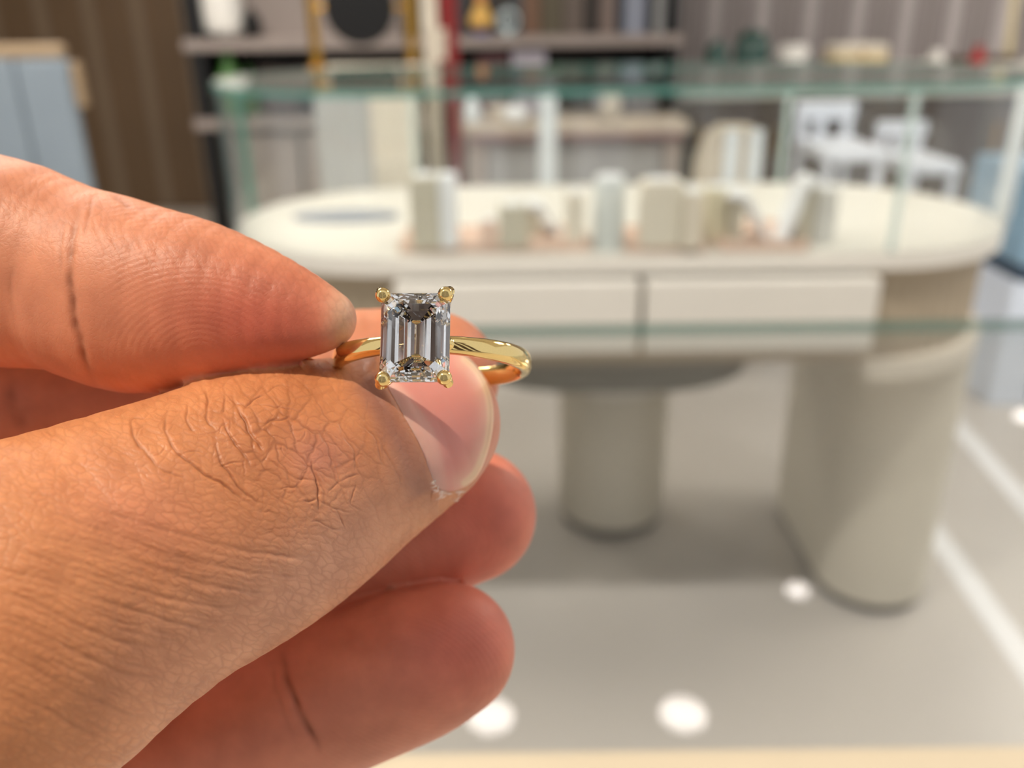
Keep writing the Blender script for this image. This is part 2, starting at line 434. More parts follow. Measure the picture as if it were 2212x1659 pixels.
obj('cap', lathe([(rr * 0.8, h), (rr * 0.8, h + 0.006), (0, h + 0.006)], ((a + b) / 2, y + rr, Z0)), wstand, t, True)
Z0 = CT + 0.0125
blk('jewellery_block', 1384, 1470, 395, 535, linen, 'broad cream block right of the white tower', 'display stand', 0.06)
blk('jewellery_block', 1472, 1515, 420, 538, olive, 'narrow olive block right of the broad cream block', 'display stand', 0.06)
Z0 = CT
blk('jewellery_block', 1522, 1568, 410, 530, mat('wheat_linen', (212, 204, 176), 0.8), 'wheat coloured block left of the long white ramp', 'display stand', 0.06)
Z0 = CT + 0.0125
ramp(1574, 1668, 415, 522, 'long white bent ramp near the right end of the glass case', 1)
ramp(1690, 1748, 385, 525, 'white ramp leaning the other way beside the right corner joint', -1)
Z0 = CT
blk('price_card', 1752, 1800, 410, 530, mat('pale_card', (214, 212, 206), 0.7), 'pale card holder right of the leaning ramp', 'card holder', 0.03)
# oval mirror tray at the left end
c = at_z(748, 472, CT)
t = thing('oval_tray', 'flat blue grey oval tray at the left end of the glass case', 'tray', (c.x, c.y, CT))
bm = lathe([(0.0, 0.004), (0.11, 0.004), (0.115, 0.010), (0.125, 0.010), (0.12, 0.0), (0, 0)], (0, 0, 0))
for v in bm.verts: v.co.y *= 0.42; v.co += Vector((c.x, c.y, CT))
obj('plate', bm, mat('blue_grey_plate', (150, 156, 166), 0.35), t, True)

# ------------------------------------------------------------------ behind the counter
# ------------------------------------------------------------------ long shelf unit on the back wall
YS = 6.0
sx0, sx1 = at_y(392, 90, YS).x, at_y(1478, 92, YS).x
zA, zB = at_y(900, 92, YS).z, at_y(700, 266, YS).z
unit = thing('shelf_unit', 'long taupe shelf unit with black uprights along the back wall', 'shelving', ((sx0 + sx1) / 2, YS + 0.2, 0))
for z in (zA, zB):
    obj('shelf', box(sx0, sx1, YS, YS + 0.4, z - 0.035, z + 0.035, bev=0.004), taupe, unit)
obj('shelf', box(sx0, sx1, YS, YS + 0.4, zA + 0.75, zA + 0.82, bev=0.004), taupe, unit)
obj('back_panel', box(sx0 + 0.05, sx1 - 0.03, YS + 0.37, YS + 0.4, 0.02, zA - 0.04), dark, unit)
obj('back_panel', box(sx0 + 0.05, (sx0 + sx1) / 2 - 0.1, YS + 0.37, YS + 0.4, zA + 0.036, zA + 0.75), taupe, unit)
obj('back_panel', box((sx0 + sx1) / 2 - 0.1, sx1 - 0.03, YS + 0.37, YS + 0.4, zA + 0.036, zA + 0.75), mat('slate_back', (84, 80, 78), 0.6), unit)
for x in (sx0 + 0.03, sx1 - 0.13, (sx0 + sx1) / 2 - 0.2):
    obj('upright', box(x, x + 0.1, YS + 0.02, YS + 0.36, 0, zA + 0.75), black, unit)
for x0, x1 in ((490, 640), (650, 860), (1005, 1180), (1190, 1365)):
    X0, X1, _, _ = span(x0, x1, 300, 320, YS)
    obj('cabinet_door', box(X0, X1, YS + 0.04, YS + 0.36, 0.03, zB - 0.07, bev=0.006), taupe, unit)

def vase(name, x0, x1, yt, zb, Y, m, label, cat='vase', prof=None, group=None, extra=None):
    X0, X1, _, zt = span(x0, x1, yt, yt + 2, Y)
    r = (X1 - X0) / 2; h = zt - zb
    prof = prof or [(0.55, 0), (0.8, 0.1), (1.0, 0.4), (0.9, 0.7), (0.55, 0.88), (0.6, 1.0)]
    t = thing(name, label, cat, ((X0 + X1) / 2, Y, zb), group)
    obj('body', lathe([(p * r, z * h) for p, z in prof], ((X0 + X1) / 2, Y, zb), 32), m, t, True)
    if extra == 'lid':
        obj('lid', lathe([(0.62 * r, h), (0.62 * r, h + 0.1 * h), (0.15 * r, h + 0.16 * h), (0.15 * r, h + 0.24 * h), (0, h + 0.25 * h)], ((X0 + X1) / 2, Y, zb), 24), m, t, True)
    elif extra == 'neck':
        obj('rim', lathe([(prof[-1][0] * r * 0.8, h), (prof[-1][0] * r * 1.1, h + 0.01), (prof[-1][0] * r * 0.9, h + 0.02)], ((X0 + X1) / 2, Y, zb), 24), m, t, True)
    return t
SA, SB = zA + 0.035, zB + 0.035
vase('white_vase', 428, 518, -40, SA + 0.012, YS + 0.14, mat('white_ceramic', (242, 240, 234), 0.3, var=0.01), 'big white ceramic vase on the top shelf, far left', prof=[(0.6, 0), (0.95, 0.12), (1.0, 0.4), (1.0, 0.8), (0.6, 1.0)], extra='neck')
X0, X1, _, _ = span(436, 500, 45, 60, YS + 0.14)
t = thing('vase_stand', 'thin dark stand under the big white vase', 'stand', ((X0 + X1) / 2, YS + 0.14, SA))
obj('plate', lathe([(0.13, 0), (0.13, 0.008), (0.10, 0.012)], ((X0 + X1) / 2, YS + 0.14, SA)), black, t, True)
vase('black_ball', 521, 563, 24, SA, YS + 0.12, black, 'small round black ball vase beside the big white vase', 'ornament', [(0.3, 0), (0.75, 0.12), (1.0, 0.5), (0.75, 0.86), (0.25, 0.98), (0.25, 1.0)], extra='neck')
green = mat('green_glaze', (78, 128, 62), 0.3, var=0.15)
vase('green_bottle', 462, 516, 112, SB, YS + 0.12, green, 'tall green bottle on the lower shelf, far left', 'bottle', [(0.7, 0), (1.0, 0.06), (1.0, 0.62), (0.5, 0.8), (0.4, 1.0)], extra='neck')
vase('green_bottle', 520, 552, 150, SB, YS + 0.24, green, 'shorter green bottle behind the tall one on the lower shelf', 'bottle', [(0.7, 0), (1.0, 0.06), (1.0, 0.6), (0.5, 0.8), (0.4, 1.0)], extra='neck')
# books and jars on the top shelf right of the mirror
def book(x0, x1, yt, zb, Y, rgb, label, group):
    X0, X1, _, zt = span(x0, x1, yt, yt + 2, Y)
    t = thing('book', label, 'book', ((X0 + X1) / 2, Y + 0.1, zb), group)
    cm = mat('cover_%d_%d_%d' % rgb, rgb, 0.5)
    obj('spine', box(X0, X1, Y, Y + 0.012, zb, zt), cm, t)
    for q in ((X0, X0 + 0.006), (X1 - 0.006, X1)):
        obj('cover', box(*q, Y + 0.012, Y + 0.2, zb, zt), cm, t)
    obj('pages', box(X0 + 0.006, X1 - 0.006, Y + 0.012, Y + 0.19, zb + 0.008, zt - 0.008), mat('paper', (226, 220, 204), 0.8), t)
G = 'books on the top shelf'
specs = [(992, 1008, (64, 66, 72), 'dark slate book right of the red column'), (1104, 1128, (72, 74, 78), 'grey book right of the pale highlight rings'),
         (1130, 1166, (120, 90, 70), 'brown book on the top shelf'), (1170, 1215, (92, 84, 66), 'thick olive brown book on the top shelf'),
         (1218, 1262, (104, 92, 84), 'taupe book right of the olive brown book'), (1266, 1296, (50, 42, 38), 'very dark book near the middle of the top shelf'),
         (1299, 1330, (128, 112, 104), 'dusty rose book on the top shelf'), (1333, 1350, (40, 46, 56), 'slim navy book on the top shelf'),
         (1353, 1398, (146, 152, 168), 'pale blue grey book on the top shelf'), (1420, 1448, (190, 192, 192), 'white book last on the right of the top shelf')]
for i, (x0, x1, c_, lb) in enumerate(specs):
    book(x0, x1, -26 - 10 * (i % 3), SA, YS + 0.08, c_, lb, G)
G = 'boxes on the lower shelf'
for i, (x0, x1, yt, c_, lb) in enumerate([(560, 640, 150, (70, 56, 50), 'dark brown box left of the mirror plinth'), (1030, 1100, 120, (96, 60, 64), 'maroon box under the figurine'),
                          (1106, 1180, 112, (190, 184, 196), 'lilac flat box on the lower shelf'), (1290, 1350, 140, (178, 174, 178), 'pale grey box right on the lower shelf'),
                          (1356, 1425, 138, (160, 160, 166), 'blue grey box at the right end of the lower shelf')]):
    X0, X1, _, zt = span(x0, x1, yt, yt + 2, YS + 0.05)
    if i == 2: zb = zt - 0.08
    t = thing('storage_box', lb, 'box', ((X0 + X1) / 2, YS + 0.15, SB), G)
    cm = mat('box_%d_%d_%d' % c_, c_, 0.6)
    h = zt - SB
    obj('box_body', box(X0 + 0.005, X1 - 0.005, YS + 0.055, YS + 0.30, SB, SB + h * 0.72, bev=0.004), cm, t)
    obj('lid', box(X0, X1, YS + 0.05, YS + 0.305, SB + h * 0.72, zt, bev=0.004), cm, t)
# glass ball: its blurred highlight is modelled as pale rings
c = at_y(1097, 44, YS + 0.02)
t = thing('highlight_rings', 'pale rings shaped like the blurred highlight of a glass ball on the top shelf', 'ornament', (c.x, YS + 0.03, SA))
for k, (rr, dx) in enumerate(((0.062, 0.0), (0.05, 0.014))):
    obj('loop', tube([(c.x + dx + rr * math.cos(i * math.pi / 16), YS + 0.03 + 0.012 * k, c.z + rr * math.sin(i * math.pi / 16)) for i in range(32)], 0.008, 8, close=True), mat('highlight_glass', (225, 240, 244), 0.1), t, True)
obj('stem', tube([(c.x, YS + 0.03, SA), (c.x, YS + 0.03, c.z - 0.055)], 0.006, 8), MATS['highlight_glass'], t, True)
obj('foot', lathe([(0.04, 0), (0.04, 0.006), (0.01, 0.012)], (c.x, YS + 0.03, SA), 20), MATS['highlight_glass'], t, True)

# ------------------------------------------------------------------ mirror plinth with the round mirror, in front of the shelves
YP = 3.9
X0, X1, z0, z1 = span(664, 905, 150, 196, YP)
pl = thing('mirror_plinth', 'cream plinth carrying the round black mirror on brass posts', 'plinth', ((X0 + X1) / 2, YP + 0.2, 0))
obj('plinth_top', box(X0 - 0.01, X1 + 0.02, YP, YP + 0.42, z1 - 0.03, z1, bev=0.004), linen, pl)
obj('plinth_body', box(X0 + 0.03, X1 - 0.03, YP + 0.02, YP + 0.40, 0.04, z1 - 0.03, bev=0.004), linen, pl)
obj('plinth_foot', box(X0 + 0.05, X1 - 0.05, YP + 0.04, YP + 0.38, 0.0, 0.04), dark, pl)
YM = YP + 0.1
mr = thing('table_mirror', 'round black mirror hung between two brass posts', 'mirror', (at_y(778, 140, YM).x, YM, z1))
cc = at_y(776, 16, YM); R = (at_y(852, 8, YM).x - at_y(700, 8, YM).x) / 2
obj('mirror_disc', tube([(cc.x, YM - 0.012, cc.z), (cc.x, YM - 0.008, cc.z), (cc.x, YM + 0.008, cc.z), (cc.x, YM + 0.012, cc.z)], [R * 0.97, R, R, R * 0.97], 64), black, mr, True)
for px0, px1 in ((686, 684), (868, 890)):
    p, q = at_y(px0 if px0 < 700 else 872, -30, YM), at_y(px1, 140, YM)
    obj('post', tube([(q.x, YM, z1 + 0.01), (q.x, YM, p.z + 0.12)], 0.023, 14), gold, mr, True)
    obj('post_knob', lathe([(0, 0), (0.03, 0.012), (0.034, 0.03), (0.02, 0.05), (0, 0.055)], (q.x, YM, p.z + 0.12), 20), gold, mr, True)
    obj('post_foot', lathe([(0.045, 0), (0.045, 0.008), (0.018, 0.02)], (q.x, YM, z1), 24), gold, mr, True)
    obj('hinge', tube([(q.x, YM, cc.z), (cc.x + (R if q.x > cc.x else -R) * 0.98, YM, cc.z)], 0.01, 10), gold, mr, True)
p = at_y(890, 178, YP - 0.05)
vase('white_bead', 872, 912, 138, z1 + 0.001, YP + 0.03, wstand, 'small white egg shaped ornament at the foot of the right brass post', 'ornament', [(0.4, 0), (0.9, 0.2), (1.0, 0.5), (0.8, 0.8), (0.3, 1.0)])
# cream stepped column and red column
YR = 4.3
for nm, x0, x1, yt, x2, x3, ys, m, lb in (('stepped_column', 905, 940, -60, 915, 962, 62, linen, 'cream stepped column beside the brass mirror post'),
                                         ('red_column', 942, 982, -60, 948, 990, 130, mat('dark_red_lacquer', (140, 34, 36), 0.4), 'dark red column right of the cream stepped column')):
    A0, A1, _, zt = span(x0, x1, yt, yt + 2, YR); B0, B1, _, zs = span(x2, x3, ys, ys + 2, YR)
    t = thing(nm, lb, 'column', ((B0 + B1) / 2, YR + 0.06, 0))
    obj('shaft', box(A0, A1, YR + 0.01, YR + 0.10, zs, zt, bev=0.004), m, t)
    obj('base', box(B0, B1, YR, YR + 0.12, 0, zs, bev=0.004), m, t)
    obj('collar', box(B0 - 0.004, B1 + 0.004, YR - 0.004, YR + 0.124, zs - 0.02, zs, bev=0.003), m, t)
# bright figurine on the top shelf
c = at_y(1040, 100, YS - 0.05)
fg = thing('figurine', 'small yellow and orange figurine with a blue base in front of the top shelf', 'figurine', (c.x, YS + 0.03, SA))
obj('base', lathe([(0.06, 0), (0.06, 0.03), (0.04, 0.035)], (c.x, YS + 0.06, SA), 20), mat('cobalt', (52, 60, 130), 0.4), fg, True)
obj('torso', lathe([(0.03, 0.035), (0.075, 0.06), (0.08, 0.1), (0.04, 0.17), (0.02, 0.2)], (c.x, YS + 0.06, SA), 20), mat('yellow_glaze', (226, 180, 92), 0.4, var=0.1), fg, True)
obj('head', lathe([(0, 0.19), (0.035, 0.21), (0.04, 0.24), (0.02, 0.28), (0, 0.285)], (c.x, YS + 0.06, SA), 20), mat('orange_glaze', (222, 146, 92), 0.4, var=0.1), fg, True)

# ------------------------------------------------------------------ right hand side cabinet with ornaments
YC = 5.0
X0, X1, z0, z1 = span(1482, 2330, 142, 205, YC)
z1 = at_y(1700, 146, YC).z; z0 = at_y(1700, 212, YC).z
rc = thing('side_cabinet', 'long side cabinet with a pale thick top and dark front along the right wall panels', 'cabinet', ((X0 + X1) / 2, YC + 0.25, 0))
obj('top', box(X0, X1, YC, YC + 0.5, z0, z1, bev=0.006), mat('pale_grey_top', (196, 194, 186), 0.35, var=0.03), rc)
obj('carcass', box(X0 + 0.04, X1 - 0.04, YC + 0.05, YC + 0.48, 0.05, z0), mat('umber_front', (78, 68, 64), 0.5, var=0.08), rc)
for i in range(5):
    w = (X1 - X0 - 0.08) / 5
    d = obj('door', box(X0 + 0.04 + i * w + 0.006, X0 + 0.04 + (i + 1) * w - 0.006, YC + 0.03, YC + 0.05, 0.07, z0 - 0.02, bev=0.003), MATS['umber_front'], rc)
    obj('handle', box(X0 + 0.1 + i * w, X0 + 0.115 + i * w, YC + 0.012, YC + 0.03, z0 - 0.3, z0 - 0.15), gold, d)
dgreen = mat('dark_green_glaze', (26, 66, 58), 0.3, var=0.1)
vase('green_jar', 1527, 1574, 96, z1, YC + 0.16, dgreen, 'small dark green lidded jar on the side cabinet', 'jar', [(0.7, 0), (1, 0.15), (1, 0.7), (0.7, 1.0)], 'green jars', 'lid')
vase('green_jar', 1588, 1665, 76, z1, YC + 0.18, dgreen, 'large dark green lidded jar on the side cabinet', 'jar', [(0.75, 0), (1, 0.15), (1, 0.75), (0.7, 1.0)], 'green jars', 'lid')
vase('white_pot', 1682, 1748, 104, z1, YC + 0.12, MATS['white_ceramic'], 'white two handled pot right of the green jars', 'pot', [(0.6, 0), (0.85, 0.1), (0.7, 0.45), (1.0, 0.7), (0.95, 1.0), (0.8, 1.0)], None, 'neck')
A0, A1, _, zt = span(1808, 1922, 96, 98, YC + 0.1)
t = thing('keepsake_box', 'cream and gold keepsake box with rounded lid on the side cabinet', 'box', ((A0 + A1) / 2, YC + 0.18, z1))
obj('box_body', box(A0, A1, YC + 0.1, YC + 0.3, z1, z1 + 0.6 * (zt - z1), bev=0.006), mat('pale_gold', (222, 202, 158), 0.4), t)
obj('lid', box(A0 - 0.005, A1 + 0.005, YC + 0.095, YC + 0.305, z1 + 0.6 * (zt - z1), zt, bev=0.025), linen, t)
obj('clasp', box((A0 + A1) / 2 - 0.012, (A0 + A1) / 2 + 0.012, YC + 0.088, YC + 0.1, z1 + 0.45 * (zt - z1), z1 + 0.68 * (zt - z1)), gold, t)
vase('white_bud_vase', 2000, 2046, 116, z1, YC + 0.06, MATS['white_ceramic'], 'little white faceted bud vase on the side cabinet', 'vase', [(0.3, 0), (1.0, 0.45), (0.4, 0.85), (0.5, 1.0)], None, 'neck')
vase('red_bottle', 2098, 2130, 106, z1, YC + 0.08, mat('bright_red', (176, 52, 52), 0.4), 'slim red bottle on the side cabinet', 'bottle', [(0.8, 0), (1, 0.1), (1, 0.6), (0.5, 0.8), (0.5, 1.0)], None, 'neck')
A0, A1, _, zt = span(2062, 2200, 122, 124, YC + 0.2)
t = thing('wooden_box', 'dark wooden box behind the slim red bottle', 'box', ((A0 + A1) / 2, YC + 0.3, z1))
obj('box_body', box(A0, A1, YC + 0.22, YC + 0.4, z1, z1 + 0.7 * (zt - z1), bev=0.004), mat('walnut', (84, 66, 52), 0.5, var=0.15), t)
obj('lid', box(A0 - 0.006, A1 + 0.006, YC + 0.214, YC + 0.406, z1 + 0.7 * (zt - z1), zt, bev=0.006), MATS['walnut'], t)
# hanging strand of gold beads, far right
hb = thing('bead_strand', 'hanging strand of pale gold beads at the right edge above the cabinet', 'bead strand', (at_y(2185, 0, YC - 0.2).x, YC - 0.2, at_y(2178, 118, YC - 0.2).z))
top, bot = at_y(2196, -60, YC - 0.2), at_y(2178, 112, YC - 0.2)
for i in range(14):
    q = top.lerp(bot, i / 13)
    obj('bead', lathe([(0, -0.02), (0.018, -0.012), (0.024, 0), (0.018, 0.012), (0, 0.02)], (q.x, q.y, q.z), 14), mat('pale_gold_bead', (214, 200, 160), 0.35), hb, True)
tq = top.copy(); tq.z = CEIL
obj('cord', tube([bot, (bot.x, bot.y, CEIL)], 0.003, 6), linen, hb)

# ------------------------------------------------------------------ furniture between counter and back wall
YK = 3.4
# white slim post
X0, X1, z0, z1 = span(1164, 1202, 170, 420, YK)
t = thing('display_post', 'slim white post standing behind the glass case', 'post', ((X0 + X1) / 2, YK, 0))
obj('shaft', box(X0, X1, YK - 0.03, YK + 0.03, 0.02, z1, bev=0.006), mat('cool_white', (214, 220, 224), 0.4), t)
obj('foot', box(X0 - 0.06, X1 + 0.06, YK - 0.1, YK + 0.1, 0, 0.02, bev=0.004), MATS['cool_white'], t)
obj('cap', box(X0 - 0.01, X1 + 0.01, YK - 0.04, YK + 0.04, z1, z1 + 0.015, bev=0.003), MATS['cool_white'], t)
# necklace bust with two white straps
X0, X1, z0, z1 = span(1490, 1650, 270, 420, YK)
t = thing('necklace_bust', 'beige necklace bust with two white straps behind the glass case', 'bust', ((X0 + X1) / 2, YK, 0))
w = X1 - X0; h = z1 - z0; zb_ = z0 - 0.25
obj('torso', yprism([(X0, zb_), (X1, zb_), (X1 - 0.02, z0 + 0.55 * h), (X1 - 0.06 * w, z1 - 0.02), (X1 - 0.25 * w, z1), (X0 + 0.38 * w, z1), (X0 + 0.22 * w, z1 - 0.03), (X0 + 0.1 * w, z0 + 0.5 * h)], YK - 0.04, YK + 0.06, bev=0.012), mat('bust_linen', (186, 174, 156), 0.8), t)
for q0, q1 in ((0.42, 0.60), (0.74, 0.92)):
    obj('strap', box(X0 + q0 * w, X0 + q1 * w, YK - 0.052, YK - 0.041, zb_, z1 - 0.012, bev=0.003), MATS['cool_white'], t)
obj('stand', box(X0 + 0.3 * w, X0 + 0.7 * w, YK - 0.03, YK + 0.05, 0, zb_, bev=0.004), dark, t)
# grey upright panel seen through the left of the case
X0, X1, z0, z1 = span(685, 802, 200, 420, YK)
t = thing('standing_panel', 'pale grey upright panel behind the left part of the glass case', 'panel', ((X0 + X1) / 2, YK, 0))
obj('board', box(X0, X1, YK, YK + 0.03, 0.02, z1, bev=0.006), mat('pale_grey_board', (176, 176, 174), 0.5, var=0.05), t)
obj('foot', box(X0 - 0.02, X1 + 0.02, YK - 0.12, YK + 0.15, 0, 0.02, bev=0.004), dark, t)
# round white ornaments on a beige bench
YV = 3.8
X0, X1, z0, z1 = span(1000, 1490, 268, 300, YV)
bn = thing('display_bench', 'beige bench with dusty pink edge behind the glass case', 'bench', ((X0 + X1) / 2, YV + 0.15, 0))
obj('seat', box(X0, X1, YV, YV + 0.32, z0 + 0.02, z1, bev=0.006), mat('bench_beige', (186, 172, 158), 0.6), bn)
obj('edge_strip', box(X0 + 0.02, X1 - 0.02, YV + 0.008, YV + 0.3, z0, z0 + 0.02), mat('dusty_pink', (150, 112, 118), 0.6), bn)
for x in (X0 + 0.03, X1 - 0.09):
    obj('leg', box(x, x + 0.06, YV + 0.04, YV + 0.28, 0, z0, bev=0.004), taupe, bn)
obj('front_panel', box(X0 + 0.1, X1 - 0.1, YV + 0.06, YV + 0.08, 0.1, z0), mat('grey_panel', (150, 148, 148), 0.6), bn)
vase('white_globe', 1085, 1142, 225, z1, YV + 0.1, wstand, 'white round globe on the beige bench', 'ornament', [(0.3, 0), (0.8, 0.15), (1.0, 0.5), (0.8, 0.85), (0.0, 1.0)])
vase('cream_bowl', 1050, 1118, 232, z1, YV + 0.24, linen, 'wide cream bowl behind the white globe on the bench', 'bowl', [(0.5, 0), (0.55, 0.1), (1.0, 0.9), (1.0, 1.0), (0.9, 1.0)])
vase('white_pillar_vase', 1002, 1036, 222, z1, YV + 0.1, MATS['cool_white'], 'slim white vase at the left end of the bench', 'vase', [(0.8, 0), (1, 0.1), (1, 0.8), (0.7, 1.0)], None, 'neck')
vase('cream_dish', 1250, 1370, 262, z1, YV + 0.12, linen, 'low cream dish on the right of the bench', 'bowl', [(0.4, 0), (0.45, 0.15), (1.0, 0.9), (1.0, 1.0), (0.92, 1.0)])
vase('beige_vase', 1300, 1342, 205, z1, YV + 0.26, mat('sand_ceramic', (186, 178, 166), 0.5), 'straight beige vase behind the low cream dish', 'vase', [(0.9, 0), (1, 0.1), (0.95, 0.9), (0.8, 1.0)], None, 'neck')
# dark cabinet blocks seen between
for x0, x1, yt, yb, lb in ((870, 1002, 288, 420, 'black cube stool left of the beige bench'), (1385, 1500, 268, 420, 'dark charcoal cube stool left of the necklace bust')):
    X0, X1, z0, z1 = span(x0, x1, yt, yb, 4.5)
    t = thing('cube_stool', lb, 'stool', ((X0 + X1) / 2, 4.7, 0))
    obj('seat_pad', box(X0, X1, 4.5, 4.5 + (X1 - X0), z1 - 0.08, z1, bev=0.02), mat('charcoal_leather', (52, 50, 48), 0.5), t)
    obj('base', box(X0 + 0.01, X1 - 0.01, 4.51, 4.49 + (X1 - X0), 0.0, z1 - 0.08, bev=0.004), MATS['charcoal_leather'], t)
# white chair with open back, right
def chair(x0, x1, yt, ys, Y, label, m):
    X0, X1, _, zt = span(x0, x1, yt, yt + 2, Y); zs = at_y((x0 + x1) / 2, ys, Y).z
    t = thing('white_chair', label, 'chair', ((X0 + X1) / 2, Y + 0.2, 0), 'white chairs behind the glass case')
    w = X1 - X0
    obj('seat', box(X0, X1, Y, Y + 0.4, zs - 0.05, zs, bev=0.015), m, t)
    for x in (X0 + 0.01, X1 - 0.04):
        for y in (Y + 0.01, Y + 0.36): obj('leg', box(x, x + 0.03, y, y + 0.03, 0, zs - 0.05, bev=0.003), m, t)
    for x in (X0 + 0.01, X0 + 0.36 * w, X1 - 0.045):
        obj('back_post', box(x, x + 0.035, Y + 0.37, Y + 0.4, zs, zt - 0.04, bev=0.003), m, t)
    obj('back_rail', box(X0, X1, Y + 0.365, Y + 0.405, zt - 0.06, zt, bev=0.01), m, t)
    obj('back_rail', box(X0, X1, Y + 0.372, Y + 0.398, zs + 0.06, zs + 0.10, bev=0.006), m, t)
wc2 = mat('chair_white', (214, 218, 228), 0.4, var=0.02)
chair(1792, 1935, 240, 322, 3.3, 'white open backed chair left of the curved glass joint', wc2)
chair(1975, 2095, 285, 352, 3.6, 'low white open backed chair beside the bright curved glass end', wc2)
# blue and white cabinet at the right
YW = 3.05
X0, X1, z0, z1 = span(2225, 2500, 372, 590, YW)
t = thing('blue_cabinet', 'pale blue cabinet on a white base at the right edge', 'cabinet', ((X0 + X1) / 2, YW + 0.2, 0))
bl = mat('pale_blue_lacquer', (138, 172, 196), 0.35, var=0.04)
obj('upper_box', box(X0, X1, YW, YW + 0.45, z0 + 0.03, z1, bev=0.008), bl, t)
obj('dark_band', box(X0 + 0.01, X1 - 0.01, YW + 0.005, YW + 0.44, z0 - 0.03, z0 + 0.03), mat('navy_band', (52, 72, 92), 0.4), t)
obj('white_base', box(X0 + 0.0, X1, YW + 0.01, YW + 0.45, 0.0, z0 - 0.03, bev=0.006), mat('bluish_white', (216, 226, 240), 0.35, var=0.02), t)
px = at_y(2250, 780, YW).x
obj('door_gap', box(px - 0.01, px + 0.01, YW + 0.004, YW + 0.012, 0.04, z0 - 0.06), mat('slate_gap', (120, 132, 148), 0.5), t)
# pale blue panel at the left
YL = 3.0
X0, X1, z0, z1 = span(-160, 172, 122, 400, YL)
t = thing('blue_screen', 'pale blue upholstered upright panel with a tan top edge at the left', 'panel', ((X0 + X1) / 2, YL, 0))
bs = mat('pale_blue_fabric', (146, 160, 172), 0.7, var=0.07, scale=5, bump=0.2)
w = X1 - X0
for i in range(3):
    obj('padded_panel', box(X0 + i * w / 3 + 0.003, X0 + (i + 1) * w / 3 - 0.003, YL - 0.02, YL + 0.03, 0.12, z1 - 0.01, bev=0.012), bs, t)
tan = mat('tan_leather', (176, 152, 122), 0.5)
obj('top_trim', box(X0 - 0.01, X1 - 0.02, YL - 0.01, YL + 0.06, z1 - 0.008, z1 + 0.035, bev=0.014), tan, t)
obj('side_trim', box(X1 + 0.0, X1 + 0.022, YL + 0.0, YL + 0.05, z1 - 0.16, z1 - 0.02, bev=0.008), tan, t)
for x in (X0 + 0.05, X1 - 0.08):
    obj('foot', box(x, x + 0.03, YL - 0.15, YL + 0.2, 0, 0.12, bev=0.004), dark, t)

# ================================================================== the ring
def cpt(px, py, z):
    """camera space, millimetres: x right, y up, z away"""
    return np.array([(px - W / 2) * z / F, -(py - H / 2) * z / F, z])
def to_world(P):
    P = np.asarray(P, float) / 1000.0
    return np.array(EYE) + P[..., :1] * np.array(RIGHT) + P[..., 1:2] * np.array(UP) + P[..., 2:3] * np.array(FWD)

STZ = 72.0
sc_ = cpt(897, 729, STZ)
# local ring axes: u right, v up, w towards the viewer; tilted a little
wv = (FWD * -1.0 * math.cos(0.16) + UP * math.sin(0.16)); wv = (wv - RIGHT * 0.035).normalized()
vv = (UP - wv * UP.dot(wv)); vv = (Matrix.Rotation(math.radians(0.0), 3, wv) @ vv).normalized()
uu = vv.cross(wv).normalized()
RO = Vector(to_world(sc_))
MM = 0.001
RM = Matrix(((uu.x * MM, vv.x * MM, wv.x * MM, RO.x), (uu.y * MM, vv.y * MM, wv.y * MM, RO.y), (uu.z * MM, vv.z * MM, wv.z * MM, RO.z), (0, 0, 0, 1)))
gold_ring = mat('polished_yellow_gold', (240, 210, 142), 0.07, metal=1.0, var=0.02)
gold_ring.node_tree.nodes['Principled BSDF'].inputs['Roughness'].default_value = 0.07
dia = bpy.data.materials.new('diamond'); dia.use_nodes = True
_nt = dia.node_tree; _nt.nodes.clear()
_o = _nt.nodes.new('ShaderNodeOutputMaterial'); _g = _nt.nodes.new('ShaderNodeBsdfRefraction'); _gl = _nt.nodes.new('ShaderNodeBsdfGlass')
_gl.inputs['IOR'].default_value = 2.417; _gl.inputs['Roughness'].default_value = 0.0; _gl.inputs['Color'].default_value = (1, 1, 1, 1)
_nt.nodes.remove(_g); _nt.links.new(_gl.outputs[0], _o.inputs[0])

ring = thing('engagement_ring', 'yellow gold ring with an emerald cut diamond held between index finger and thumb', 'ring')
ring.matrix_world = RM
def rpart(name, bm, m, parent=ring, smooth=True):
    me = bpy.data.meshes.new(name); bmesh.ops.recalc_face_normals(bm, faces=bm.faces)
    bm.to_mesh(me); bm.free(); me.materials.append(m)
    if smooth:
        for p in me.polygons: p.use_smooth = True
        me.set_sharp_from_angle(angle=math.radians(50))
    o = bpy.data.objects.new(name, me); COL.objects.link(o); o.parent = parent
    return o
# step-cut stone
layers = [(1.78, 2.62, .45, 1.02), (2.22, 3.06, .58, 0.80), (2.58, 3.42, .68, 0.48), (2.86, 3.72, .78, 0.12), (2.86, 3.72, .78, -0.14),
          (2.26, 3.12, .60, -1.02), (1.52, 2.44, .40, -1.86), (0.74, 1.80, .20, -2.54)]
bm = bmesh.new(); rings_ = []
for hx, hy, c, z in layers:
    rings_.append([bm.verts.new((x, y, z)) for x, y in ((hx, -hy + c), (hx, hy - c), (hx - c, hy), (-hx + c, hy), (-hx, hy - c), (-hx, -hy + c), (-hx + c, -hy), (hx - c, -hy))])
bm.faces.new(rings_[0])
for a, b in zip(rings_, rings_[1:]):
    for i in range(8): bm.faces.new((a[i], a[(i + 1) % 8], b[(i + 1) % 8], b[i]))
k0, k1 = bm.verts.new((0, -1.28, -3.05)), bm.verts.new((0, 1.28, -3.05))
l = rings_[-1]
bm.faces.new((l[0], l[1], k1, k0)); bm.faces.new((l[4], l[5], k0, k1))
for i in (1, 2, 3): bm.faces.new((l[i], l[i + 1], k1))
for i in (5, 6, 7): bm.faces.new((l[i], l[(i + 1) % 8], k0))
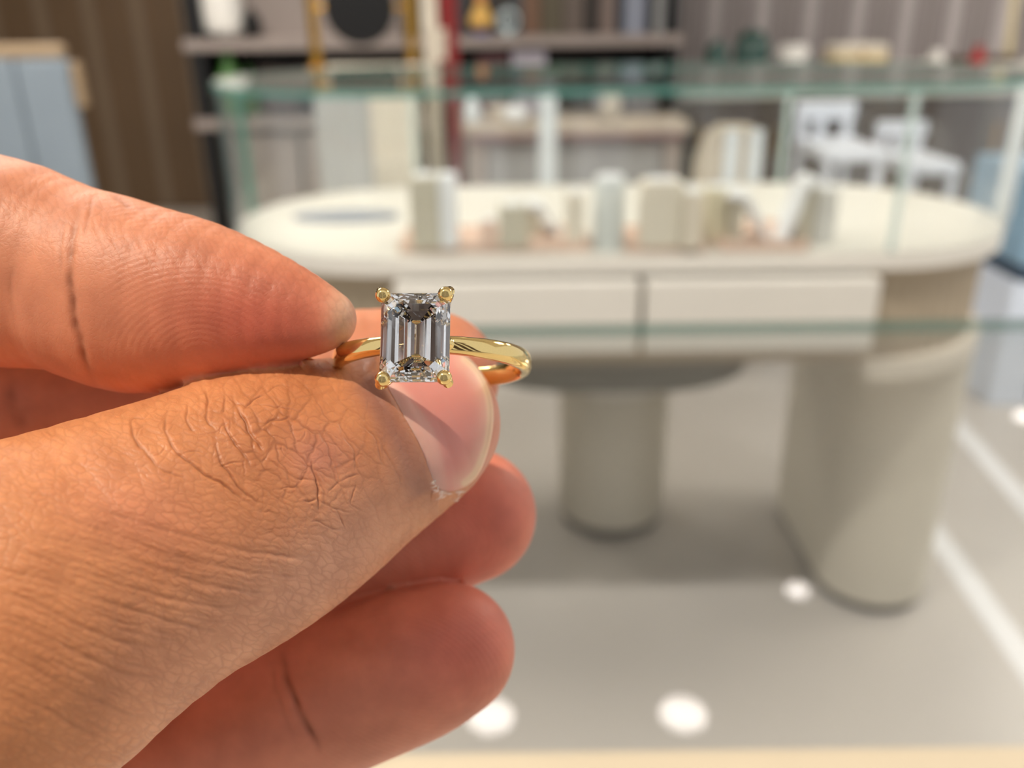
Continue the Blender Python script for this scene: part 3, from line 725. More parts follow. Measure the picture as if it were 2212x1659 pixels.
rpart('emerald_cut_diamond', bm, dia, smooth=False)['label'] = 'clear rectangular step cut diamond'
# hoop
RC = -11.7
def hoop_pt(a, r): return Vector((r * math.sin(a), 0, RC + r * math.cos(a)))
bm = bmesh.new(); N = 120; M = 20; rg = []
for i in range(N + 1):
    a = math.radians(14 + (360 - 28) * i / N)
    near_t = max(0.0, math.cos(a)) ** 3
    hw = 1.02 - 0.27 * near_t; ht = 0.72 + 0.12 * near_t
    c = hoop_pt(a, 8.75 + 0.1 * near_t); rad = Vector((math.sin(a), 0, math.cos(a)))
    sec = []
    for k in range(M):
        t = 2 * math.pi * k / M
        cx_, cy_ = math.cos(t), math.sin(t)
        o_ = math.copysign(abs(cx_) ** 0.75, cx_) * ht; v_ = math.copysign(abs(cy_) ** 0.75, cy_) * hw
        if cx_ < 0: o_ *= 0.72
        sec.append(bm.verts.new(c + rad * o_ + Vector((0, v_, 0))))
    rg.append(sec)
for a, b in zip(rg, rg[1:]):
    for k in range(M): bm.faces.new((a[k], a[(k + 1) % M], b[(k + 1) % M], b[k]))
bm.faces.new(rg[0]); bm.faces.new(rg[-1])
rpart('band', bm, gold_ring)
# gallery: two rails and the bridge that carries the prongs
rail = [(2.05, -2.55), (2.05, 2.55), (1.6, 3.0), (-1.6, 3.0), (-2.05, 2.55), (-2.05, -2.55), (-1.6, -3.0), (1.6, -3.0)]
pts_ = []
for i in range(8):
    a, b = Vector(rail[i] + (0,)), Vector(rail[(i + 1) % 8] + (0,))
    pts_ += [a.lerp(b, t) for t in (0.1, 0.5, 0.9)]
rpart('gallery_rail', tube([(p.x, p.y, -1.75) for p in pts_], 0.32, 12, close=True), gold_ring)
for sx in (-1, 1):
    rpart('shoulder', tube([(sx * 2.0, 0, -1.75), (sx * 2.2, 0, -2.4), (sx * 2.5, 0, -3.0), (sx * 3.1, 0, -3.45)], [0.5, 0.6, 0.68, 0.7], 14), gold_ring)
for (px_, py_) in ((-2.68, 3.46), (2.50, 3.52), (-2.50, -3.56), (2.52, -3.44)):
    s = Vector((px_, py_, 0)); q = Vector((px_ * 0.45, py_ * 0.42, -3.1))
    path = [q, s * 0.80 + Vector((0, 0, -1.75)), s * 1.06 + Vector((0, 0, -0.5)), s * 1.10 + Vector((0, 0, 0.1)), s * 1.05 + Vector((0, 0, 0.45))]
    pr = rpart('prong', tube(path, [0.42, 0.42, 0.44, 0.46, 0.44], 14), gold_ring)
    b_ = bmesh.new(); bmesh.ops.create_uvsphere(b_, u_segments=28, v_segments=18, radius=0.64)
    bmesh.ops.translate(b_, verts=b_.verts, vec=s * 1.0 + Vector((0, 0, 0.55)))
    o = rpart('prong_tip', b_, gold_ring, pr)
# base of the basket
rpart('basket_base', tube([(x, y, -3.15) for x, y in ((1.1, -1.45), (1.1, 0), (1.1, 1.45), (0, 1.6), (-1.1, 1.45), (-1.1, 0), (-1.1, -1.45), (0, -1.6))], 0.4, 10, close=True), gold_ring)

# ================================================================== the hand
def catmull(A, n):
    A = np.asarray(A, float); P = np.vstack([2 * A[0] - A[1], A, 2 * A[-1] - A[-2]]); out = []
    m = len(A) - 1
    for s in np.linspace(0, m, n):
        i = min(int(s), m - 1); t = s - i
        p0, p1, p2, p3 = P[i:i + 4]
        out.append(0.5 * ((2 * p1) + (-p0 + p2) * t + (2 * p0 - 5 * p1 + 4 * p2 - p3) * t * t + (-p0 + 3 * p1 - 3 * p2 + p3) * t ** 3))
    return np.array(out)

def pxchain(rows):
    out = []
    for px, py, z, r in rows:
        c = cpt(px, py, z); out.append([c[0], c[1], c[2], r * z / F])
    return out
# every row: pixel x, pixel y, depth in mm, radius in pixels at that depth; then rows in mm out of frame
CH = {}
CH['index'] = (pxchain([(704, 690, 79, 66), (660, 684, 79.5, 88), (600, 674, 80, 113), (500, 661, 81, 151), (400, 653, 82, 184), (300, 646, 83, 205),
                        (225, 625, 83.5, 207), (150, 602, 84, 203), (60, 580, 84.5, 216), (0, 566, 85, 225)])
               + [[-59, 14, 88, 10.4], [-68, 15.5, 92, 10.6], [-84, 14, 100, 11.2], [-104, 8, 108, 12.5]], 0.86)
CH['thumb'] = (pxchain([(916, 914, 88.5, 165), (882, 932, 88, 182), (804, 969, 86.5, 205), (724, 1004, 85, 231), (653, 1036, 83.5, 257), (580, 1072, 81.5, 277), (507, 1108, 79.5, 292),
                        (417, 1150, 77.5, 304), (325, 1190, 75.5, 317), (152, 1278, 72.5, 355), (0, 1365, 70, 395)])
               + [[-52, -27, 72, 16.5], [-70, -36, 77, 18.5], [-95, -45, 86, 20], [-125, -52, 95, 20]], 0.86)
CH['middle'] = (pxchain([(934, 816, 106, 144), (850, 822, 106, 156), (700, 838, 105.5, 166), (500, 850, 105, 170), (250, 862, 105, 176), (0, 872, 105, 182), (-200, 880, 106, 186)])
                + [[-86, -4, 110, 11], [-108, -8, 114, 13]], 0.9)
CH['ring'] = (pxchain([(1014, 1112, 104, 144), (930, 1130, 103.5, 157), (800, 1160, 103, 168), (600, 1205, 103, 172), (300, 1260, 104, 180), (0, 1310, 106, 186)])
              + [[-78, -24, 110, 10.6], [-106, -27, 113, 13]], 0.9)
CH['little'] = (pxchain([(968, 1404, 95, 144), (910, 1428, 95, 158), (850, 1450, 95, 165), (700, 1506, 95.5, 172), (500, 1582, 96.5, 176), (250, 1650, 99, 180), (0, 1690, 102, 186)])
                + [[-72, -42, 106, 10], [-100, -44, 110, 12.5]], 0.9)
CH['palm_a'] = ([[-95, 8, 106, 13], [-125, -10, 110, 16], [-160, -30, 108, 19], [-185, -42, 104, 22]], 1.0)
CH['palm_b'] = ([[-95, -42, 108, 13], [-125, -44, 110, 17], [-160, -46, 106, 20], [-185, -50, 102, 23]], 1.0)
CH['arm'] = ([[-165, -42, 103, 23], [-200, -54, 98, 25], [-260, -78, 84, 29], [-330, -112, 62, 34]], 1.0)
NAMES = list(CH)
SEG = {}
for k, (rows, fl) in CH.items():
    n = 6 if k.startswith('palm') else (8 if k == 'arm' else 34)
    SEG[k] = (catmull(rows, n), fl)

def chain_sdf(P, k):
    C, fl = SEG[k]
    best = np.full(len(P), 1e3)
    x, y, z = P[:, 0], P[:, 1], P[:, 2]
    for a, b in zip(C, C[1:]):
        dx, dy, dz = b[0] - a[0], b[1] - a[1], (b[2] - a[2])
        ll = dx * dx + dy * dy + dz * dz
        t = np.clip(((x - a[0]) * dx + (y - a[1]) * dy + (z - a[2]) * dz) / ll, 0, 1)
        d = np.sqrt((x - a[0] - t * dx) ** 2 + (y - a[1] - t * dy) ** 2 + ((z - a[2] - t * dz) / fl) ** 2) - (a[3] + t * (b[3] - a[3]))
        np.minimum(best, d, out=best)
    return best

def blend_k(P):
    s = np.clip((-46 - P[:, 0]) / 34, 0, 1)
    return 0.5 + 11.0 * s * s * (3 - 2 * s)

def sdf(P, want_id=False):
    P = np.asarray(P, float); k = blend_k(P); D = None; ids = None
    for j, nme in enumerate(NAMES):
        C, fl = SEG[nme]
        lo = (C[:, :3] - C[:, 3:]).min(0) - 14; hi = (C[:, :3] + C[:, 3:]).max(0) + 14
        m = ((P >= lo) & (P <= hi)).all(1)
        d = np.full(len(P), 60.0)
        if m.any(): d[m] = chain_sdf(P[m], nme)
        if D is None: D = d; ids = np.zeros(len(P), int); bst = d.copy()
        else:
            h = np.clip(k - np.abs(D - d), 0, None) / k
            D = np.minimum(D, d) - h * h * k * 0.25
            u = d < bst; ids[u] = j; bst = np.minimum(bst, d)
    return (D, ids) if want_id else D

def surface_nets(lo, hi, h):
    n = np.ceil((np.array(hi) - lo) / h).astype(int) + 1
    ax = [lo[i] + h * np.arange(n[i]) for i in range(3)]
    V = np.empty(n)
    for i in range(n[0]):
        g = np.stack(np.meshgrid([ax[0][i]], ax[1], ax[2], indexing='ij'), -1).reshape(-1, 3)
        V[i] = sdf(g).reshape(n[1], n[2])
    ins = V < 0
    cn = tuple(n - 1)
    sm = np.zeros(cn + (3,)); cnt_ = np.zeros(cn)
    corners = [(i, j, k) for i in (0, 1) for j in (0, 1) for k in (0, 1)]
    def cv(c): return V[c[0]:c[0] + cn[0], c[1]:c[1] + cn[1], c[2]:c[2] + cn[2]]
    for c in corners:
        for d in range(3):
            if c[d] == 0:
                e = list(c); e[d] = 1
                a, b = cv(c), cv(tuple(e)); x = (a < 0) != (b < 0)
                t = np.where(x, a / np.where(x, a - b, 1), 0)
                for q in range(3):
                    sm[..., q] += np.where(x, c[q] + (t if q == d else 0), 0)
                cnt_ += x
    act = cnt_ > 0
    idx = -np.ones(cn, int); idx[act] = np.arange(act.sum())
    cell = np.argwhere(act)
    verts = lo + h * (cell + sm[act] / cnt_[act][:, None])
    faces = []
    for d in range(3):
        a = [slice(1, -1)] * 3; a[d] = slice(0, -1)
        b = [slice(1, -1)] * 3; b[d] = slice(1, None)
        A, B = ins[tuple(a)], ins[tuple(b)]
        loc = np.argwhere(A != B)
        if not len(loc): continue
        base_ = loc + 1; base_[:, d] -= 1
        e1, e2 = [(1, 2), (2, 0), (0, 1)][d]
        def off(p, q):
            o_ = base_.copy(); o_[:, e1] += p; o_[:, e2] += q
            return idx[o_[:, 0], o_[:, 1], o_[:, 2]]
        Q = np.stack([off(-1, -1), off(0, -1), off(0, 0), off(-1, 0)], 1)
        flip = ~A[tuple(loc.T)]
        Q[flip] = Q[flip][:, ::-1]
        faces.append(Q)
    return verts, np.vstack(faces)

allC = np.vstack([SEG[k][0] for k in NAMES])
lo = (allC[:, :3] - allC[:, 3:]).min(0) - 3; hi = (allC[:, :3] + allC[:, 3:]).max(0) + 3
HV, HF = surface_nets(lo, hi, 1.25)

def project(P):
    z = np.maximum(P[:, 2], 1.0)
    return P[:, 0] / z * F + W / 2, -P[:, 1] / z * F + H / 2

# refine what the lens sees
me = bpy.data.meshes.new('hand')
me.from_pydata(HV.tolist(), [], HF.tolist()); me.update()
bm = bmesh.new(); bm.from_mesh(me)
for lvl in range(4):
    bm.normal_update()
    es = set()
    for f in bm.faces:
        c = f.calc_center_median()
        if c.x > -52 and (f.normal.dot(c) < 0.25 * c.length):
            if lvl == 3:
                u_, v_ = c.x / c.z * F + W / 2, -c.y / c.z * F + H / 2
                if not (u_ > -30 and v_ < 1690 and c.z < 82 and f.normal.dot(c) < 0 and v_ > 960 - 0.28 * max(u_, 0)): continue
            es.update(f.edges)
    bmesh.ops.subdivide_edges(bm, edges=list(es), cuts=1, use_grid_fill=True)
bm.normal_update()
bm.to_mesh(me); bm.free()

def get_co(me):
    a = np.empty(len(me.vertices) * 3); me.vertices.foreach_get('co', a); return a.reshape(-1, 3)
def get_no(me):
    a = np.empty(len(me.vertices) * 3); me.vertex_normals.foreach_get('vector', a); return a.reshape(-1, 3)
def set_co(me, P):
    me.vertices.foreach_set('co', P.ravel()); me.update()
ed = np.empty(len(me.edges) * 2, int); me.edges.foreach_get('vertices', ed); ed = ed.reshape(-1, 2)
NV = len(me.vertices)
deg = np.bincount(ed.ravel(), minlength=NV).astype(float)
def smooth(P, it, lam=0.5):
    for _ in range(it):
        Q = np.empty_like(P)
        for q in range(3):
            Q[:, q] = np.bincount(ed[:, 0], P[ed[:, 1], q], NV) + np.bincount(ed[:, 1], P[ed[:, 0], q], NV)
        P = P + lam * (Q / deg[:, None] - P)
    return P
P = get_co(me)
for it in range(2):
    P = smooth(P, 3); set_co(me, P)
    Nn = get_no(me)
    if np.einsum('ij,ij->i', Nn, P - P.mean(0)).mean() < 0: Nn = -Nn
    d, ids = sdf(P, True)
    P = P - Nn * np.clip(d, -1, 1)[:, None]
P = smooth(P, 6); set_co(me, P)
Nn = get_no(me)
if np.einsum('ij,ij->i', Nn, P - P.mean(0)).mean() < 0: Nn = -Nn
PX, PY = project(P)
view = -P / np.linalg.norm(P, axis=1)[:, None]
facing = np.clip(np.einsum('ij,ij->i', Nn, view), 0, 1)
ID = {n: i for i, n in enumerate(NAMES)}
pxmm = P[:, 2] / F                                   # mm per pixel at each vertex

WX = PX + 3.2 * np.sin(PY / 13.0 + 1.3 * np.sin(PX / 31.0)) + 2.2 * np.sin((PX + PY) / 19.0) + 1.2 * np.sin((PX - 1.7 * PY) / 7.0)
WY = PY + 3.2 * np.sin(PX / 15.0 + 1.1 * np.sin(PY / 27.0)) + 2.2 * np.sin((PX - PY) / 21.0) + 1.2 * np.sin((1.6 * PX + PY) / 7.5)
UNEV = 0.72 + 0.28 * np.sin(PX / 16.0 + 2 * np.sin(PY / 22.0)) * np.sin(PY / 14.0 + 1.5 * np.sin(PX / 29.0))
def line_dist(poly, mask, wob=1.0):
    """distance in mm to a polyline given in pixels, for the masked vertices"""
    A = catmull(np.array(poly, float), max(8, 5 * len(poly)))
    x, y = PX[mask] * (1 - wob) + WX[mask] * wob, PY[mask] * (1 - wob) + WY[mask] * wob
    best = np.full(mask.sum(), 1e9); tt = np.zeros(mask.sum())
    for i, (a, b) in enumerate(zip(A, A[1:])):
        dx, dy = b - a; ll = dx * dx + dy * dy + 1e-9
        t = np.clip(((x - a[0]) * dx + (y - a[1]) * dy) / ll, 0, 1)
        dd = np.hypot(x - a[0] - t * dx, y - a[1] - t * dy)
        u = dd < best; best[u] = dd[u]; tt[u] = (i + t[u]) / (len(A) - 1)
    return best * pxmm[mask], tt

def g2(cx, cy, sx, sy, ang=0.0):
    c, s = math.cos(ang), math.sin(ang); dx, dy = PX - cx, PY - cy
    return np.exp(-(((dx * c + dy * s) / sx) ** 2 + ((-dx * s + dy * c) / sy) ** 2))
disp = np.zeros(NV)
crease = np.zeros(NV)
def groove(poly, part, width, depth, rim=0.35, soft_ends=True, wob=0.3, fade=0.25):
    poly = np.array(poly, float)
    m = (ids == ID[part]) & (facing > 0.02) & (PX > poly[:, 0].min() - 60) & (PX < poly[:, 0].max() + 60) & (PY > poly[:, 1].min() - 60) & (PY < poly[:, 1].max() + 60)
    if not m.any(): return
    d, t = line_dist(poly, m, wob)
    e = (np.clip(np.minimum(t, 1 - t) / fade, 0, 1) if soft_ends else 1.0) * UNEV[m]
    g = np.exp(-(d / width) ** 2)
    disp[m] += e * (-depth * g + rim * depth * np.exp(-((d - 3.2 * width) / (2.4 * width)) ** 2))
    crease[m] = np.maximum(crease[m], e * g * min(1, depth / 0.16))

def C8(L): return [(x / 1.8433, 800 + y / 1.8433) for x, y in L]
knuckle = [
    ([(930, 85), (940, 150), (975, 200), (1005, 255), (1035, 305), (1060, 335)], .20, .30),
    ([(1060, 335), (1110, 385), (1180, 430), (1240, 442)], .14, .13),
    ([(1235, 330), (1250, 400), (1262, 470), (1268, 520), (1275, 600)], .15, .18),
    ([(885, 175), (900, 230), (935, 290), (985, 360), (1012, 392)], .17, .20),
    ([(812, 55), (825, 130), (830, 200), (862, 245)], .15, .16),
    ([(742, 130), (745, 200), (782, 262)], .14, .14),
    ([(600, 130), (575, 190), (528, 200), (538, 280), (570, 322), (622, 372), (700, 420), (790, 470)], .17, .17),
    ([(690, 120), (655, 200), (682, 290), (722, 342), (800, 400), (880, 450), (960, 502), (1050, 560)], .17, .19),
    ([(838, 255), (868, 320), (892, 380), (940, 450), (1000, 505), (1062, 548)], .16, .18),
    ([(1262, 520), (1330, 545), (1402, 570)], .12, .11), ([(1205, 520), (1235, 522), (1265, 512)], .12, .12),
    ([(1230, 600), (1268, 602), (1312, 626), (1362, 630)], .13, .14), ([(1340, 540), (1358, 590), (1365, 628)], .12, .12),
    ([(960, 160), (1010, 112), (1062, 95)], .14, .15), ([(1035, 242), (1082, 202), (1130, 190), (1165, 178)], .14, .14),
    ([(1150, 300), (1202, 270), (1216, 240)], .10, .09), ([(1290, 500), (1332, 450), (1400, 422), (1432, 420)], .11, .09),
    ([(1422, 440), (1400, 530), (1442, 562)], .11, .09), ([(1362, 240), (1392, 290), (1412, 342), (1420, 420)], .13, .10),
    ([(1490, 250), (1552, 340), (1582, 420), (1602, 470)], .16, .10), ([(1440, 200), (1500, 290), (1540, 400)], .14, .07),
    ([(900, 90), (890, 150), (885, 175)], .14, .16), ([(865, 255), (880, 225), (910, 205)], .1, .09),
    ([(860, 385), (920, 375), (990, 362)], .1, .09), ([(780, 260), (840, 250), (880, 232)], .1, .08),
    ([(1000, 130), (1070, 142), (1150, 150), (1240, 190)], .1, .08), ([(1100, 480), (1150, 460), (1200, 470)], .1, .08),
    ([(660, 290), (640, 330), (600, 350)], .1, .08), ([(720, 340), (760, 322), (830, 330)], .1, .08),
    ([(600, 215), (560, 240), (540, 280)], .1, .08), ([(1060, 95), (1100, 70), (1180, 60)], .12, .09),
    ([(1120, 290), (1130, 330), (1170, 370), (1240, 380)], .1, .07), ([(1300, 330), (1340, 380), (1350, 440)], .1, .06),
]
for poly, w_, dp in knuckle: groove(C8(poly), 'thumb', w_ * 0.66, dp * 0.85, 0.16, wob=0.6)
long_ = [
    [(340, 530), (500, 585), (700, 648), (900, 700), (1060, 732), (1300, 745)],
    [(200, 560), (420, 640), (640, 718), (860, 778), (1050, 808), (1230, 825)],
    [(100, 640), (300, 690), (520, 752), (700, 815), (900, 868), (1130, 890)],
    [(20, 700), (200, 758), (420, 832), (640, 898), (850, 938), (1010, 930)],
    [(0, 790), (200, 836), (360, 900), (560, 962), (760, 1018), (900, 1050)],
    [(0, 880), (160, 930), (320, 1018), (480, 1078), (660, 1110)],
    [(-20, 985), (180, 1060), (330, 1132), (480, 1200), (640, 1232)],
    [(-20, 1110), (130, 1180), (262, 1262), (420, 1330), (570, 1395)],
    [(-20, 1250), (150, 1330), (280, 1402), (400, 1470)],
    [(-20, 1400), (120, 1450), (240, 1530)],
]
for i, poly in enumerate(long_):
    groove(C8(poly), 'thumb', .22, .085, 0.4, wob=0.22, fade=0.1)
    if i + 1 < len(long_):
        A, B = catmull(poly, 14), catmull(long_[i + 1], 14)
        for fr_, (s0, s1) in ((0.33, (0, 9)), (0.5, (4, 13)), (0.72, (1, 7)), (0.7, (8, 14))):
            q = A * (1 - fr_) + B * fr_ + np.cumsum(rng.normal(0, 1.2, (14, 2)), 0)
            groove(C8(q[s0:s1]), 'thumb', .17, .055, 0.35, wob=0.3, fade=0.15)
def cells(mask, ang, spacing, stretch, width, depth, fade):
    """net of fine skin lines: edges between random cells, longer along the given direction (pixels of the photograph)"""
    c, s_ = math.cos(ang), math.sin(ang)
    x, y = WX[mask], WY[mask]
    u, v = (x * c + y * s_) / stretch, (-x * s_ + y * c)
    x0, x1, y0, y1 = u.min() - spacing, u.max() + spacing, v.min() - spacing, v.max() + spacing
    nx_, ny_ = int((x1 - x0) / spacing) + 1, int((y1 - y0) / spacing) + 1
    gx_, gy_ = np.meshgrid(np.arange(nx_), np.arange(ny_), indexing='ij')
    sx_ = x0 + (gx_ + rng.uniform(0.08, 0.92, gx_.shape)) * spacing; sy_ = y0 + (gy_ + rng.uniform(0.08, 0.92, gx_.shape)) * spacing
    cu, cv_ = ((u - x0) / spacing).astype(int), ((v - y0) / spacing).astype(int)
    f1 = np.full(len(u), 1e9); f2 = np.full(len(u), 1e9)
    for i_ in (-1, 0, 1):
        for j_ in (-1, 0, 1):
            a_, b_ = np.clip(cu + i_, 0, nx_ - 1), np.clip(cv_ + j_, 0, ny_ - 1)
            d_ = np.hypot(u - sx_[a_, b_], v - sy_[a_, b_])
            if i_ or j_ or True:
                f2 = np.minimum(f2, np.maximum(f1, d_)); f1 = np.minimum(f1, d_)
    e_ = (f2 - f1) * 0.5 * pxmm[mask]
    disp[mask] += fade * (-depth * np.exp(-(e_ / width) ** 2) + 0.35 * depth * np.clip(e_ / (4 * width), 0, 1))
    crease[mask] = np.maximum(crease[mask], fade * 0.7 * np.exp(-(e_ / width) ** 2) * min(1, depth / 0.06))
tm = (ids == ID['thumb']) & (facing > 0.05) & (PX > -60) & (PX < 1000) & (PY < 1720)
kn = g2(620, 950, 210, 150, 0.5)[tm]
lowr = np.clip(1 - kn - np.clip((PX[tm] - 700) / 150, 0, 1), 0, 1)
cells(tm, 1.05, 40, 1.7, 0.09, 0.055, kn)
cells(tm, 0.2, 26, 1.5, 0.07, 0.03, kn)
cells(tm, 0.36, 30, 3.6, 0.10, 0.02, lowr)
cells(tm, 0.30, 15, 1.8, 0.06, 0.022, np.clip(lowr + 0.4, 0, 1))
tm = (ids == ID['index']) & (facing > 0.05) & (PX > -60)
cells(tm, 1.25, 15, 2.0, 0.06, 0.016, np.clip(1 - (PY[tm] - 470 - 0.25 * PX[tm]) / 120, 0, 1))
# index finger joint creases and folds
groove([(178, 425), (160, 500), (151, 580), (160, 680), (185, 780), (212, 845)], 'index', .34, .17, 0.1)
groove([(140, 475), (130, 540), (132, 600)], 'index', .2, .06, 0.1)
groove([(205, 418), (190, 470), (180, 520)], 'index', .18, .06, 0.1)
groove([(35, 560), (22, 620), (30, 700)], 'index', .25, .05, 0.1)
groove([(240, 420), (262, 432), (290, 450)], 'index', .35, .14)
for i in range(10):
    x = 190 + i * 34
    groove([(x, 445 + i * 14), (x + 18, 500 + i * 14), (x + 60 + 4 * i, 590 + 12 * i)], 'index', .12, .03)
# joint creases on the fingers behind
groove([(612, 1400), (622, 1470), (660, 1560), (705, 1640)], 'little', .4, .22, 0.1)
groove([(590, 1420), (600, 1500), (640, 1600)], 'little', .25, .05)
groove([(20, 800), (30, 880), (60, 940)], 'middle', .5, .3)

# nail bed and nail fold on the thumb
cut = [(812, 800), (838, 842), (868, 895), (905, 962), (930, 1028), (946, 1058)]
m = (ids == ID['thumb']) & (PX > 740) & (facing > 0.02)
dc, tc_ = line_dist(cut, m, 0.0)
cutA = catmull(np.array(cut, float), 60)
side = np.interp(PY[m], cutA[:, 1], cutA[:, 0])       # x of the cuticle line at this height
left = PX[m] < side
e = np.clip(np.minimum(tc_ + 0.1, 1.05 - tc_) / 0.15, 0, 1)
disp[m] += np.where(left, 0.30 * np.exp(-((dc - 0.55) / 0.7) ** 2), -0.05) * e
lower = [(946, 1058), (985, 1056), (1018, 1036), (1046, 1000)]
dl, tl = line_dist(lower, m, 0.0)
below = PY[m] > np.interp(PX[m], [946, 985, 1018, 1046], [1058, 1056, 1036, 1000])
disp[m] += np.where(below & (PX[m] > 930), 0.16 * np.exp(-((dl - 0.5) / 0.5) ** 2), 0) * np.clip((1 - tl) / 0.3, 0, 1)
disp *= np.clip(facing / 0.25, 0.15, 1)
P2 = P + Nn * disp[:, None]

# colour of the skin itself
colr = np.tile(np.array(lin((224, 164, 130))), (NV, 1))
def paint(mask, rgb, amt):
    a = (mask * amt)[:, None]; colr[:] = colr * (1 - a) + np.array(lin(rgb)) * a
th = (ids == ID['thumb']).astype(float); ix = (ids == ID['index']).astype(float)
bk = np.isin(ids, [ID['middle'], ID['ring'], ID['little']]).astype(float)
paint(th, (216, 146, 98), 1.0)
paint(bk, (214, 140, 112), 1.0)
paint(ix, (216, 144, 108), 1.0)
paint((ids == ID['middle']).astype(float), (206, 140, 104), 0.8)
paint(ix * g2(560, 700, 230, 130, 0.2), (200, 100, 80), 0.85)        # blushed finger pad
paint(ix * g2(745, 690, 40, 90), (226, 190, 160), 0.8)               # pale pressed tip
paint(bk * np.clip(g2(1060, 1110, 150, 150) + g2(1010, 1390, 170, 150) + 0.3 * g2(1030, 800, 90, 140), 0, 1), (216, 116, 98), 0.7)
paint(th * g2(640, 960, 190, 170), (190, 120, 76), 0.6)             # tanned knuckle skin
paint(th * g2(690, 985, 70, 55), (206, 140, 124), 0.5)
paint(th * g2(300, 1110, 180, 90, 0.3), (222, 144, 112), 0.5)
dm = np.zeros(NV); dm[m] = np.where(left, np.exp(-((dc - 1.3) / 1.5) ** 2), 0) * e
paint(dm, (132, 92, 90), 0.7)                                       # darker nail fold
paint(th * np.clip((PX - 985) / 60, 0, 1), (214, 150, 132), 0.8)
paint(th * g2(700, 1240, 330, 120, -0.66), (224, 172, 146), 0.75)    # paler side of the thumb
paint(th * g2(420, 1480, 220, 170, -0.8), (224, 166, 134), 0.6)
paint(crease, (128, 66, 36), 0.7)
# dry skin flakes at the nail corner
fl_ = np.zeros(NV)
for i in range(26):
    c = np.array([rng.uniform(930, 1000), 0]); c[1] = 1062 - (c[0] - 960) * 0.12 + rng.normal(0, 9) - max(0, 950 - c[0]) * 1.0
    a = rng.uniform(-1.2, 0.3)
    fl_ = np.maximum(fl_, g2(c[0], c[1], rng.uniform(4, 10), rng.uniform(1.2, 2.2), a))
fl_ *= th
paint(fl_, (244, 232, 226), 0.8)
P2 += Nn * (fl_ * 0.12)[:, None]

# fingerprint ridge coordinate (in mm) and where it shows
ridge = np.zeros(NV); rmask = np.zeros(NV)
q = ids == ID['index']
ridge[q] = np.hypot((PX[q] - 430) * 0.72 + (PY[q] - 770) * 0.25, (PY[q] - 770) * 1.0 - (PX[q] - 430) * 0.18) * pxmm[q]; rmask[q] = np.clip((PX[q] - 190) / 80, 0, 1)
for nme, cx_, cy_ in (('ring', 960, 1150), ('little', 900, 1440), ('middle', 900, 830)):
    q = ids == ID[nme]
    ridge[q] = np.hypot((PX[q] - cx_) * 0.7, PY[q] - cy_ - (PX[q] - cx_) * 0.25) * pxmm[q]; rmask[q] = np.clip((PX[q] - 640) / 120, 0, 1)

set_co(me, P2)
CM = np.array(CAM)[:3, :3]
HO = np.array(to_world([-60.0, -15.0, 85.0]))
Wd = to_world(P2) - HO
set_co(me, Wd)
# keep the faces looking outwards
if len(me.polygons):
    bm = bmesh.new(); bm.from_mesh(me); bmesh.ops.recalc_face_normals(bm, faces=bm.faces); bm.to_mesh(me); bm.free()
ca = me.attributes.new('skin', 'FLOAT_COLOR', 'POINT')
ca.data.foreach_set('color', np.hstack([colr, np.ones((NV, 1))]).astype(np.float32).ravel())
ra = me.attributes.new('ridge', 'FLOAT', 'POINT'); ra.data.foreach_set('value', ridge.astype(np.float32))
rb = me.attributes.new('ridge_mask', 'FLOAT', 'POINT'); rb.data.foreach_set('value', rmask.astype(np.float32))
me.polygons.foreach_set('use_smooth', np.ones(len(me.polygons), bool)); me.update()

skin = bpy.data.materials.new('skin'); skin.use_nodes = True
nt = skin.node_tree; b = nt.nodes['Principled BSDF']
def nd(t, **k):
    n_ = nt.nodes.new(t)
    for kk, v in k.items(): setattr(n_, kk, v)
    return n_
tc = nd('ShaderNodeTexCoord')
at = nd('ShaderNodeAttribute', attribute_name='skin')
nz = nd('ShaderNodeTexNoise'); nz.inputs['Scale'].default_value = 260; nz.inputs['Detail'].default_value = 5
nt.links.new(tc.outputs['Object'], nz.inputs['Vector'])
mx = nd('ShaderNodeMix', data_type='RGBA', blend_type='MULTIPLY'); mx.inputs[0].default_value = 1.0
cr = nd('ShaderNodeValToRGB'); cr.color_ramp.elements[0].position = 0.3; cr.color_ramp.elements[0].color = (0.86, 0.80, 0.78, 1)
cr.color_ramp.elements[1].position = 0.7; cr.color_ramp.elements[1].color = (1.08, 1.06, 1.04, 1)
nt.links.new(nz.outputs[0], cr.inputs[0])
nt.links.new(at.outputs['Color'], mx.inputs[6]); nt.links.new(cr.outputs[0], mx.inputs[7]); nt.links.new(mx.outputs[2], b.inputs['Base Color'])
vo = nd('ShaderNodeTexVoronoi', feature='DISTANCE_TO_EDGE'); vo.inputs['Scale'].default_value = 2300
wz = nd('ShaderNodeTexNoise'); wz.inputs['Scale'].default_value = 900
mp = nd('ShaderNodeVectorMath', operation='MULTIPLY_ADD'); mp.inputs[1].default_value = (0.0004,) * 3
nt.links.new(tc.outputs['Object'], wz.inputs['Vector']); nt.links.new(wz.outputs['Color'], mp.inputs[0]); nt.links.new(tc.outputs['Object'], mp.inputs[2])
nt.links.new(mp.outputs[0], vo.inputs['Vector'])
vr = nd('ShaderNodeMapRange'); vr.inputs['From Max'].default_value = 0.16; vr.inputs['To Max'].default_value = 1.0
nt.links.new(vo.outputs[0], vr.inputs[0])
b1 = nd('ShaderNodeBump'); b1.inputs['Strength'].default_value = 0.14; b1.inputs['Distance'].default_value = 0.00006
nt.links.new(vr.outputs[0], b1.inputs['Height'])
ar = nd('ShaderNodeAttribute', attribute_name='ridge'); am = nd('ShaderNodeAttribute', attribute_name='ridge_mask')
s1 = nd('ShaderNodeMath', operation='MULTIPLY'); s1.inputs[1].default_value = 2 * math.pi / 0.50
